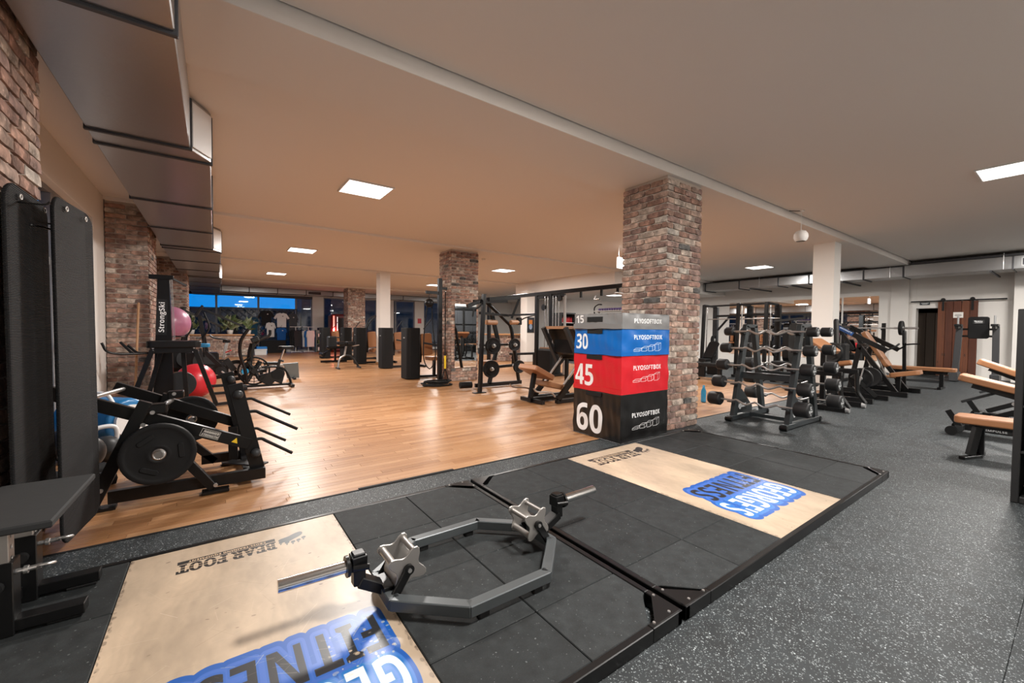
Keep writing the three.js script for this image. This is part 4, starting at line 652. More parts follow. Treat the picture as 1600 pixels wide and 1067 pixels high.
// ---------------------------------------------------------------- planter wall and clothes display at the far window
{
  const p = struct('planter_wall', 'low brick planter wall with a wooden coping');
  mesh('mortar_core', span(-1.3, 1.33, 0, 0.9, -21.55, -21.1), mat.mortar, p); mesh('coping', span(-1.3, 1.42, 0.9, 0.96, -21.6, -21.03, 0.008), mat.wood, p);
  layBricks(p, 0, 0.9, [[[-1.3, 0, -21.085], [1, 0, 0], [0, 0, 1], 2.63, false], [[1.345, 0, -21.1], [0, 0, -1], [1, 0, 0], 0.45, false]]);
  const leafMat = [lin(0.09, 0.14, 0.05), lin(0.16, 0.2, 0.09), lin(0.32, 0.34, 0.22)].map((c) => new THREE.MeshPhysicalMaterial({ color: c, roughness: 0.6, side: THREE.DoubleSide, transmission: 0.15, thickness: 0 }));
  const leafG = (() => { const g = new THREE.PlaneGeometry(0.11, 0.34, 2, 4), q = g.attributes.position; for (let i = 0; i < q.count; i++) { const v = (q.getY(i) + 0.17) / 0.34; q.setX(i, q.getX(i) * Math.sin(Math.PI * Math.min(1, v * 0.96 + 0.04))); q.setZ(i, -0.12 * v * v + Math.abs(q.getX(i)) * 0.3); q.setY(i, v * 0.34); } g.computeVertexNormals(); return g; })();
  const plant = (label, c, n, h, sp) => { const t = thing('potted_plant', label, 'plant', c, 0, 'plants on the planter wall'); mesh('pot', lathe([[0, 0], [0.09, 0], [0.12, 0.16], [0.125, 0.17], [0.11, 0.17], [0, 0.15]], 18), mat.whitePlastic, t); mesh('stem', rod([0, 0.1, 0], [0, h * 0.6, 0], 0.02), mat.wood, t);
    for (let k = 0; k < n; k++) { const l = reuse('leaf', leafG, pick(leafMat), t, rr(-sp, sp) * 0.5, rr(0.14, h * 0.7), rr(-0.1, 0.1)); l.rotation.set(rr(-0.9, 0.5), rr(0, 6.28), rr(-0.9, 0.9), 'YXZ'); l.scale.setScalar(rr(0.7, 1.35)); } };
  plant('bushy green plant on the planter wall, middle', [0.55, 0.96, -21.3], 70, 0.75, 0.5); plant('green plant at the left end of the planter wall', [-0.75, 0.96, -21.3], 50, 0.8, 0.5); plant('green plant at the right end of the planter wall', [1.2, 0.96, -21.3], 34, 0.55, 0.1);
  // trellis, shirts, rails
  const l = kit('trellis', 'dark diamond lattice carrying the display shirts', 'trellis', [1.9, 0, -24.12]);
  l.bar('frame_rail', [0.25, 2.2, -24.12], [3.5, 2.2, -24.12], 0.04, 0.05); l.bar('frame_rail', [0.25, 0.62, -24.12], [3.5, 0.62, -24.12], 0.04, 0.05); for (const x of [0.25, 3.5]) l.bar('frame_post', [x, 0, -24.12], [x, 2.22, -24.12], 0.05, 0.04);
  for (let i = -5; i < 11; i++) for (const s of [-1, 1]) { const x0 = 0.25 + i * 0.32, h = 1.55; let a = [x0, 0.63, -24.12], b = [x0 + h, 0.63 + h, -24.12]; if (s < 0) { a = [x0 + h, 0.63, -24.11]; b = [x0, 0.63 + h, -24.11]; } const A = V(...a), B = V(...b), lo = 0.27, hi = 3.48; const cl = (p, q) => { if (p.x < lo) { const f = (lo - p.x) / (q.x - p.x); p.lerp(q, f); } if (p.x > hi) { const f = (p.x - hi) / (p.x - q.x); p.lerp(q, f); } }; if (Math.max(A.x, B.x) < lo + 0.05 || Math.min(A.x, B.x) > hi - 0.05) continue; cl(A, B); cl(B, A); l.bar('slat', A, B, 0.02, 0.035); }
  const shirtG = (w, h, sleeve) => { const W = w / 2, g = plate([[-0.06, h], [-W, h * 0.93], [-W - sleeve, h * 0.62], [-W - sleeve * 0.35, h * 0.55], [-W * 0.95, h * 0.68], [-W * 0.92, 0], [W * 0.92, 0], [W * 0.95, h * 0.68], [W + sleeve * 0.35, h * 0.55], [W + sleeve, h * 0.62], [W, h * 0.93], [0.06, h], [0, h * 0.95]], 0.06, 0.015); return g; };
  const shirt = (label, x, y, w, h, sl, col, z = -24.04) => { const t = thing('shirt', label, 'shirt', [x, y, z], rr(-0.1, 0.1), 'shirts on the lattice'); const m = M({ color: col, roughness: 0.9 }); mesh('cloth', shirtG(w, h, sl), m, t); mesh('hanger', tube([[-0.12, h * 0.97, 0], [0, h + 0.05, 0], [0.0, h + 0.1, 0], [0.03, h + 0.12, 0]], 0.005), mat.blackMatte, t); mesh('chest_print', at(new THREE.BoxGeometry(0.05, 0.04, 0.003), w * 0.12, h * 0.76, 0.032), col.r > 0.3 ? mat.charcoal : mat.white, t); };
  shirt('black T-shirt on the lattice, left of the white one', 2.13, 1.36, 0.46, 0.74, 0.12, lin(0.012, 0.012, 0.014)); shirt('white T-shirt on the lattice', 2.8, 1.27, 0.44, 0.74, 0.14, lin(0.75, 0.75, 0.75)); shirt('dark grey T-shirt at the right end of the lattice', 3.3, 1.1, 0.38, 0.9, 0.1, lin(0.05, 0.06, 0.07)); shirt('black hooded top hanging low behind the planter plants', 0.72, 0.96, 0.46, 0.86, 0.1, lin(0.012, 0.012, 0.014));
  shirt('white top hanging low under the black T-shirt', 2.3, 0.78, 0.36, 0.74, 0.06, lin(0.7, 0.7, 0.7), -23.95); shirt('royal blue top hanging low under the white T-shirt', 2.78, 0.62, 0.42, 0.64, 0.04, lin(0.01, 0.1, 0.36), -23.95); shirt('dark teal top on the lattice beside the planter', 1.55, 0.85, 0.42, 0.92, 0.08, lin(0.01, 0.06, 0.11));
  single('display_bench', [span(2.0, 3.1, 0, 0.62, -23.9, -23.5, 0.01)].map((g) => g.translate(-2.55, 0, 23.7)), mat.blackMatte, 'low black display bench under the shirts', 'bench', [2.38, 0, -23.7]);
  const rail = (label, x, cols) => { const r = kit('clothes_rail', label, 'clothes rail', [x, 0, -23.5], 'white clothes rails'); for (const s of [-0.22, 0.22]) { r.bar('foot', [x + s, 0.03, -23.75], [x + s, 0.03, -23.25], 0.03, 0.03, mat.whitePlastic); } r.rod('post', [x, 0.03, -23.5], [x, 1.3, -23.5], 0.017, mat.whitePlastic); r.bar('base', [x - 0.22, 0.045, -23.5], [x + 0.22, 0.045, -23.5], 0.03, 0.03, mat.whitePlastic); r.rod('top_rail', [x - 0.26, 1.3, -23.5], [x + 0.26, 1.3, -23.5], 0.014, mat.whitePlastic);
    cols.forEach((c, i) => { const t = thing('jacket', c[1] + ' ' + label.split(',')[1].trim(), 'jacket', [x - 0.09 + i * 0.09, 0.28, -23.6 + i * 0.08], 0.35, 'jackets on the clothes rails'); mesh('cloth', shirtG(0.4, 0.86, 0.03), M({ color: c[0], roughness: 0.8 }), t); mesh('hanger', tube([[-0.1, 0.84, 0], [0, 0.92, 0], [0, 0.98, 0], [0.03, 1.02, 0]], 0.005), mat.blackMatte, t); }); };
  rail('white clothes rail of black jackets, on the rail nearest the lattice', 3.36, [[lin(0.01, 0.01, 0.012), 'black jacket hanging first'], [lin(0.012, 0.012, 0.014), 'black jacket hanging second'], [lin(0.02, 0.02, 0.024), 'black jacket hanging last']]);
  rail('white clothes rail with a blue jacket, on the rail next to the shelf', 3.95, [[lin(0.68, 0.68, 0.68), 'white jacket hanging first'], [lin(0.01, 0.13, 0.42), 'bright blue jacket hanging'], [lin(0.68, 0.68, 0.68), 'white jacket hanging last']]);
  const sh = kit('shoe_shelf', 'low open shelf of goods left of the vending machine', 'shelf', [4.6, 0, -23.7]), sm = M({ color: lin(0.16, 0.2, 0.17), roughness: 0.6 }); for (const x of [4.33, 4.87]) sh.box('side', 0.03, 1.15, 0.4, [x, 0.575, -23.7], sm); for (const y of [0.06, 0.42, 0.78, 1.13]) sh.box('shelf_board', 0.52, 0.03, 0.38, [4.6, y, -23.7], sm);
  [['white carton on the shoe shelf, upper board', 4.55, 0.795, 0.28, 0.16, mat.whitePlastic], ['dark goods box on top of the shoe shelf', 4.6, 1.145, 0.34, 0.12, mat.charcoal], ['green goods box on the middle shoe shelf board', 4.6, 0.435, 0.36, 0.2, M({ color: lin(0.1, 0.16, 0.08), roughness: 0.7 })], ['pale carton on the lowest shoe shelf board', 4.6, 0.075, 0.4, 0.18, mat.white]].forEach(([lab, x, y, w, h, m]) => single('goods_box', bx(w, h, 0.24, 0, h / 2, 0, 0, 0.1, 0, 0.008), m, lab, 'box', [x, y, -23.68], 0, 'boxes on the shoe shelf'));
  single('storage_crate', bx(0.42, 0.36, 0.4, 0, 0.18, 0, 0, 0, 0, 0.012), mat.blue, 'blue crate standing beside the planter wall', 'crate', [1.8, 0, -22.6]); single('step_stool', [bx(0.5, 0.05, 0.3, 0, 0.24, 0), bx(0.46, 0.21, 0.03, 0, 0.106, -0.12), bx(0.46, 0.21, 0.03, 0, 0.106, 0.12)], mat.whitePlastic, 'white step in front of the blue crate', 'step', [1.72, 0, -22.1]);
  const v = kit('vending_machine', 'red lit vending machine beside the far brick pillar', 'vending machine', [5.4, 0, -23.6]); v.box('cabinet', 0.85, 2.0, 0.75, [5.4, 1.0, -23.6], M({ color: lin(0.12, 0.01, 0.012), roughness: 0.4 }));
  v.box('light_strip', 0.07, 1.5, 0.02, [5.12, 1.15, -23.215], M({ color: 0xffffff, emissive: new THREE.Color(1, 0.08, 0.05), emissiveIntensity: 2.2 })); v.box('light_strip', 0.02, 1.4, 0.02, [5.3, 1.15, -23.215], M({ color: 0xffffff, emissive: new THREE.Color(1, 0.9, 0.85), emissiveIntensity: 1.6 })); v.box('window', 0.42, 1.3, 0.02, [5.55, 1.15, -23.216], mat.blackGloss);
  const vl = new THREE.PointLight(new THREE.Color(1, 0.2, 0.15), 1.2, 0, 2); vl.position.set(-0.28, 1.15, 0.46); v.t.add(vl);
}
const ORD = ['first', 'second', 'third', 'fourth', 'fifth', 'sixth', 'seventh', 'eighth', 'ninth', 'tenth', 'eleventh', 'twelfth'];
// ---------------------------------------------------------------- weight machines in the middle of the hall
{
  const shroudG = (() => { const g = plate(roundRect(0.36, 0.5, 0.09, 6), 1.27, 0.012); g.rotateX(-Math.PI / 2); g.translate(0, 0.645, 0); return g; })();
  const build = (label, x, z, kind) => {
    const k = kit('weight_machine', label, 'gym machine', [x, 0, z], 'selector weight machines');
    k.geo('shroud', shroudG.clone(), mat.blackMatte); k.box('logo_strip', 0.004, 0.028, 0.1, [x - 0.181, 1.03, z + 0.02], mat.greyPlastic);
    k.bar('base_rail', [x + 0.15, 0.04, z], [x + 1.25, 0.04, z + 0.05], 0.08, 0.06, mat.black); k.bar('cross_foot', [x + 1.2, 0.04, z - 0.3], [x + 1.2, 0.04, z + 0.35], 0.07, 0.06, mat.black);
    k.bar('seat_post', [x + 0.62, 0.05, z + 0.05], [x + 0.62, 0.45, z + 0.05], 0.07, 0.07, mat.black); k.pad('seat', [x + 0.42, 0.5, z + 0.05], [x + 0.85, 0.5, z + 0.05], 0.36, 0.09, mat.tan);
    k.pad('backrest', [x + 0.43, 0.58, z + 0.04], [x + 0.38, 1.14, z + 0.04], 0.3, 0.08, mat.tan); k.bar('back_post', [x + 0.25, 0.4, z], [x + 0.3, 1.05, z], 0.06, 0.06, mat.black);
    if (kind === 1) { k.tube('lever_arm', [[x + 0.2, 1.2, z], [x + 0.35, 1.55, z + 0.2], [x + 0.6, 1.72, z + 0.25], [x + 0.85, 1.66, z + 0.25]], 0.025, mat.charcoal); k.tube('lever_arm', [[x + 0.2, 1.2, z], [x + 0.35, 1.55, z - 0.2], [x + 0.6, 1.72, z - 0.25], [x + 0.85, 1.66, z - 0.25]], 0.025, mat.charcoal); k.rod('grip', [x + 0.78, 1.68, z + 0.34], [x + 0.78, 1.68, z + 0.14], 0.016, mat.steel); }
    else { k.tube('lever_arm', [[x + 0.25, 0.9, z + 0.25], [x + 0.6, 0.86, z + 0.32], [x + 0.95, 0.95, z + 0.3]], 0.024, mat.charcoal); k.roll('leg_roller', [x + 1.0, 0.35, z - 0.2], [x + 1.0, 0.35, z + 0.28], 0.06, mat.tan); k.tube('handle', [[x + 0.3, 1.25, z + 0.1], [x + 0.4, 1.42, z + 0.2], [x + 0.44, 1.5, z + 0.26]], 0.015, mat.charcoal); }
    k.box('weight_stack', 0.18, 0.62, 0.3, [x + 0.06, 0.4, z - 0.0], mat.charcoal);
  };
  build('black weight machine tower left of the slim white column', 4.2, -15.1, 1); build('black weight machine tower just right of the slim white column', 4.42, -13.02, 0); build('large black weight machine tower nearest the camera, left of the cable mast', 4.02, -9.98, 2); build('black weight machine tower far behind, before the far brick pillar', 4.25, -17.2, 0); build('black weight machine tower at the left of the far pair', 3.75, -18.6, 0);
  const b = kit('hyperextension_bench', 'grey legged hyperextension bench with two black pads', 'bench', [3.4, 0, -13.5]);
  b.tube('leg', [[3.08, 0.03, -13.45], [3.14, 0.3, -13.48], [3.3, 0.42, -13.5]], 0.03, mat.steelMatte); b.tube('leg', [[3.3, 0.42, -13.5], [3.5, 0.36, -13.52], [3.74, 0.04, -13.6]], 0.03, mat.charcoal); b.bar('neck', [3.28, 0.4, -13.5], [3.34, 0.74, -13.5], 0.05, 0.05, mat.steelMatte); b.bar('foot', [3.08, 0.025, -13.65], [3.08, 0.025, -13.25], 0.05, 0.045, mat.charcoal); b.bar('foot', [3.74, 0.025, -13.75], [3.74, 0.025, -13.4], 0.05, 0.045, mat.charcoal);
  b.pad('pad', [3.18, 0.79, -13.65], [3.18, 0.79, -13.35], 0.24, 0.1, mat.blackVinyl); b.pad('pad', [3.46, 0.79, -13.65], [3.46, 0.79, -13.35], 0.24, 0.1, mat.blackVinyl); b.rod('handle', [3.5, 0.7, -13.4], [3.7, 0.73, -13.4], 0.014, mat.steel); b.bar('cross_tube', [3.15, 0.72, -13.5], [3.5, 0.72, -13.5], 0.05, 0.05, mat.charcoal);
  const lb = kit('leg_curl_bench', 'black low bench with rollers before the red vending machine', 'bench', [3.42, 0, -16.2]); lb.bar('base', [3.12, 0.04, -16.2], [4.02, 0.04, -16.2], 0.08, 0.07); lb.bar('post', [3.62, 0.05, -16.2], [3.62, 0.5, -16.2], 0.07, 0.07); lb.pad('pad', [3.32, 0.55, -16.2], [4.02, 0.55, -16.2], 0.3, 0.09, mat.blackVinyl); lb.roll('roller', [3.17, 0.3, -16.45], [3.17, 0.3, -15.95], 0.07); lb.bar('lever', [3.52, 0.48, -16.2], [3.17, 0.3, -16.2], 0.05, 0.05); lb.box('counterweight', 0.3, 0.5, 0.35, [3.57, 0.7, -16.5], mat.charcoal);
}
// cable mast, rope, strap, mirror at the middle pillar
{
  const k = kit('cable_mast', 'tall black cable mast standing before the mirrored brick pillar', 'gym machine', [4.24, 0, -8.78]);
  k.bar('mast', [4.24, 0.02, -8.78], [4.24, 2.42, -8.78], 0.09, 0.09); k.bar('top_arm', [4.24, 2.08, -8.78], [3.88, 2.08, -8.74], 0.06, 0.07); k.box('base_plate', 0.34, 0.03, 0.26, [4.22, 0.015, -8.78]); k.box('wall_bracket', 0.16, 0.06, 0.06, [4.36, 2.2, -8.82]); k.bar('back_stay', [4.5, 0.05, -8.82], [4.24, 0.05, -8.78], 0.06, 0.06);
  k.geo('pulley_ball', (() => { const p = k.S([3.96, 1.84, -8.74]); return [at(new THREE.SphereGeometry(0.1, 22, 16), p.x, p.y, p.z), rod([p.x, p.y + 0.08, p.z], [p.x - 0.01, 2.06, p.z], 0.008)]; })(), mat.blackVinyl);
  k.tube('rope_loop', [[3.91, 1.78, -8.74], [3.84, 1.2, -8.74], [3.83, 0.6, -8.74], [3.95, 0.36, -8.74], [4.05, 0.42, -8.74], [4.12, 0.7, -8.74], [4.06, 1.2, -8.74], [4.02, 1.78, -8.74]], 0.013, mat.blackMatte, k.t, 60);
  const c = thing('battle_rope', 'black battle rope coiled on the wood floor by the cable mast', 'rope', [4.02, 0, -8.45]); const pts = []; for (let i = 0; i < 64; i++) { const a = i * 0.55, f = 0.6 + 0.4 * Math.sin(i * 0.23 + 1); pts.push([0.36 * Math.cos(a) * f + rr(-0.04, 0.04), 0.02 + i * 0.0012 + rr(-0.004, 0.006), 0.2 * Math.sin(a) * f + 0.06 * Math.sin(i * 0.31) + rr(-0.02, 0.02)]); } mesh('rope', tube(pts, 0.017, 380, false, 6), mat.blackMatte, c);
  const s = kit('suspension_strap', 'yellow and black suspension strap hanging beside the brick pillar', 'strap', [4.33, 0, -8.68]); s.rod('anchor', [4.33, 2.12, -8.75], [4.33, 2.12, -8.66], 0.01, mat.steel); s.bar('black_strap', [4.33, 2.12, -8.68], [4.33, 0.64, -8.68], 0.025, 0.004, mat.blackMatte); s.bar('yellow_strap', [4.33, 0.64, -8.68], [4.33, 0.34, -8.68], 0.05, 0.012, mat.yellow); s.tube('handle_loop', [[4.33, 0.34, -8.68], [4.28, 0.2, -8.68], [4.27, 0.08, -8.68], [4.4, 0.08, -8.68], [4.38, 0.2, -8.68], [4.335, 0.34, -8.68]], 0.012, mat.blackMatte);
  const m = thing('wall_mirror', 'tall frameless mirror on the front of the brick pillar', 'mirror', [4.95, 0.32, -8.932]); mesh('mirror_glass', span(-0.24, 0.36, 0, 1.55, -0.003, 0.003, 0.001), mat.mirror, m);
}
// plate-loaded pulldown machine with four plates
{
  const k = kit('plate_loaded_pulldown', 'black plate loaded pulldown machine with four plates beside the mirrored pillar', 'gym machine', [4.9, 0, -7.4]), N = -7.0, B = -7.6;
  k.bar('front_post', [4.25, 0.02, N], [4.33, 1.95, N], 0.06, 0.08); k.box('foot_plate', 0.26, 0.016, 0.12, [4.24, 0.009, N]); k.bar('front_post', [4.4, 0.1, N - 0.2], [4.42, 1.3, N - 0.2], 0.05, 0.06);
  k.bar('rear_post', [4.85, 0.06, B], [5.08, 1.0, B], 0.06, 0.08); k.bar('rear_post', [5.08, 0.98, B], [4.9, 1.62, B], 0.06, 0.08); k.tube('rear_mast', [[5.66, 0.04, B], [5.5, 0.9, B], [5.42, 1.3, B], [5.28, 1.45, B], [4.76, 1.85, B]], 0.042, mat.black, k.t, 40);
  k.bar('base_rail', [4.5, 0.06, B], [5.72, 0.06, B], 0.06, 0.08); k.bar('base_rail', [4.24, 0.05, N], [4.6, 0.06, B], 0.06, 0.07); k.bar('mid_rail', [4.4, 0.93, N - 0.25], [5.45, 0.93, B + 0.05], 0.05, 0.05); k.bar('low_rail', [4.4, 0.46, N - 0.25], [5.5, 0.46, B + 0.05], 0.05, 0.06);
  k.bar('lever', [3.98, 1.7, N - 0.05], [4.36, 1.84, N - 0.05], 0.06, 0.07); k.bar('lever', [4.5, 1.86, N - 0.1], [5.36, 1.95, N - 0.2], 0.07, 0.08); k.bar('lever', [4.3, 1.82, N - 0.35], [5.3, 1.88, B], 0.06, 0.07); k.bar('hanger', [5.36, 1.94, N - 0.2], [5.22, 1.5, N - 0.3], 0.05, 0.05); k.bar('top_rail', [4.3, 1.58, N - 0.1], [5.2, 1.56, B + 0.2], 0.05, 0.05); k.tube('pull_handle', [[4.36, 1.84, N - 0.05], [4.2, 1.7, N + 0.06], [4.05, 1.62, N + 0.1], [4.02, 1.5, N + 0.1]], 0.016, mat.blackMatte);
  k.roll('thigh_roller', [4.46, 1.4, N - 0.12], [4.78, 1.4, N - 0.22], 0.05, mat.tanDull); k.roll('thigh_roller', [5.16, 1.41, N - 0.25], [5.4, 1.42, N - 0.3], 0.05, mat.tanDull); k.box('roller_bracket', 0.1, 0.16, 0.1, [5.42, 1.44, N - 0.3]); k.pad('seat', [4.5, 0.56, N - 0.35], [4.85, 0.56, N - 0.4], 0.3, 0.08, mat.tan); k.roll('foot_roller', [4.1, 0.1, -7.55], [4.36, 0.1, -7.5], 0.07);
  [[4.62, 0.92, N - 0.1, 0.17, 'upper left'], [4.58, 0.45, N - 0.1, 0.18, 'lower left'], [5.27, 0.93, N - 0.25, 0.135, 'upper right'], [5.4, 0.45, N - 0.25, 0.14, 'lower right']].forEach(([x, y, z, r, w]) => { k.rod('plate_horn', [x, y, z - 0.25], [x, y, z + 0.08], 0.024, mat.steel); weightPlate([x, y, z], [-0.12, 0, 1], r, 0.05, 'black weight plate on the pulldown machine, ' + w, 'plates on the pulldown machine', true); });
}
// leg press
{
  const k = kit('leg_press', 'black leg press with tan seat left of the foam boxes', 'gym machine', [4.9, 0, -5.6]), z = -5.6;
  k.pad('backrest', [4.33, 0.63, z], [4.76, 0.42, z], 0.5, 0.09, mat.tan); k.pad('seat', [4.66, 0.33, z], [5.0, 0.24, z], 0.46, 0.09, M({ color: lin(0.48, 0.25, 0.12), roughness: 0.4 }));
  k.bar('seat_frame', [4.5, 0.5, z], [4.42, 0.08, z], 0.07, 0.07); k.bar('base_rail', [4.38, 0.05, z], [5.6, 0.05, z], 0.1, 0.07); k.bar('cross_foot', [4.46, 0.04, z - 0.3], [4.46, 0.04, z + 0.3], 0.07, 0.06);
  for (const s of [-0.32, 0.32]) { k.bar('side_rail', [4.76, 0.06, z + s], [5.6, 0.86, z + s], 0.06, 0.09); k.rod('guide_rod', [4.95, 0.3, z + s * 0.8], [5.56, 0.95, z + s * 0.8], 0.02, mat.steel); k.bar('side_base', [4.72, 0.035, z + s], [5.62, 0.035, z + s], 0.06, 0.06); k.bar('rear_leg', [5.56, 0.04, z + s], [5.56, 0.84, z + s], 0.06, 0.06); k.tube('side_handle', [[4.7, 0.12, z + s], [4.6, 0.2, z + s], [4.3, 0.24, z + s * 1.05], [4.22, 0.3, z + s * 1.05]], 0.015, mat.steel); }
  k.bar('carriage_arm', [4.94, 1.3, z + 0.3], [5.3, 0.66, z + 0.3], 0.08, 0.06, mat.charcoal); k.bar('carriage_arm', [4.94, 1.3, z - 0.3], [5.3, 0.66, z - 0.3], 0.08, 0.06, mat.charcoal); k.pad('foot_plate', [5.1, 1.28, z], [5.42, 0.72, z], 0.7, 0.04, mat.black); k.bar('head_cover', [4.98, 1.3, z], [5.36, 1.3, z], 0.6, 0.05, mat.tanDull); k.box('carriage_body', 0.3, 0.42, 0.62, [5.34, 1.02, z], mat.black);
}
// cable crossover with long top beam
{
  const k = kit('cable_crossover', 'black cable crossover station with a long overhead beam', 'gym machine', [7.7, 0, -9.0]), x = 7.7;
  k.bar('top_beam', [x, 2.3, -12.2], [x, 2.3, -5.3], 0.1, 0.1); k.bar('post', [x, 0.02, -9.49], [x, 2.28, -9.49], 0.09, 0.09); k.bar('post', [x, 0.02, -8.84], [x, 2.28, -8.84], 0.12, 0.1); k.bar('post', [x, 0.02, -5.35], [x, 2.28, -5.35], 0.1, 0.1); k.bar('post', [x, 0.02, -12.1], [x, 2.28, -12.1], 0.1, 0.1); k.bar('cross_rail', [x, 1.72, -9.49], [x, 1.72, -10.9], 0.05, 0.06); k.bar('cross_rail', [x, 2.2, -9.49], [x, 2.2, -8.3], 0.07, 0.08);
  k.box('weight_shroud', 0.4, 0.72, 0.62, [x, 0.37, -8.92], mat.blackMatte); k.box('base', 0.5, 0.06, 0.9, [x, 0.03, -8.9]);
  for (const z of [-9.06, -8.94, -8.72, -8.6, -8.48]) k.rod('guide_rod', [x - 0.06, 0.7, z], [x - 0.06, 2.2, z], 0.013, mat.chrome); k.bar('post', [x, 0.05, -8.3], [x, 2.2, -8.3], 0.06, 0.06, mat.steelMatte); k.disc('pulley', [x - 0.05, 1.9, -9.12], [1, 0, 0], 0.09, 0.05, mat.black); k.disc('pulley', [x - 0.05, 2.12, -8.45], [1, 0, 0], 0.08, 0.05, mat.black);
  for (const z of [-7.7, -7.0, -6.5]) { k.bar('beam_bracket', [x, 2.26, z], [x, 2.1, z], 0.05, 0.05); } k.tube('pull_up_grip', [[x - 0.1, 2.1, -7.1], [x - 0.35, 2.0, -6.9], [x - 0.5, 1.98, -6.6]], 0.016, mat.steel); k.tube('pull_up_grip', [[x - 0.1, 2.12, -6.5], [x - 0.4, 2.1, -6.2], [x - 0.5, 2.05, -5.9]], 0.016, mat.steel); k.bar('seat_rail', [x - 0.1, 0.74, -9.2], [x - 0.1, 0.76, -8.3], 0.05, 0.05, mat.tanDull); k.tube('side_arm', [[x, 1.7, -9.5], [x - 0.1, 1.62, -9.9], [x - 0.14, 1.5, -10.2]], 0.02, mat.black);
  const b = kit('flat_bench', 'black flat bench under the cable crossover', 'bench', [8.6, 0, -11.2], 'flat benches'); b.pad('pad', [8.0, 0.45, -11.2], [9.2, 0.45, -11.2], 0.28, 0.07, mat.blackVinyl); for (const q of [8.15, 9.05]) b.bar('leg', [q, 0.02, -11.2], [q, 0.42, -11.2], 0.06, 0.26);
}
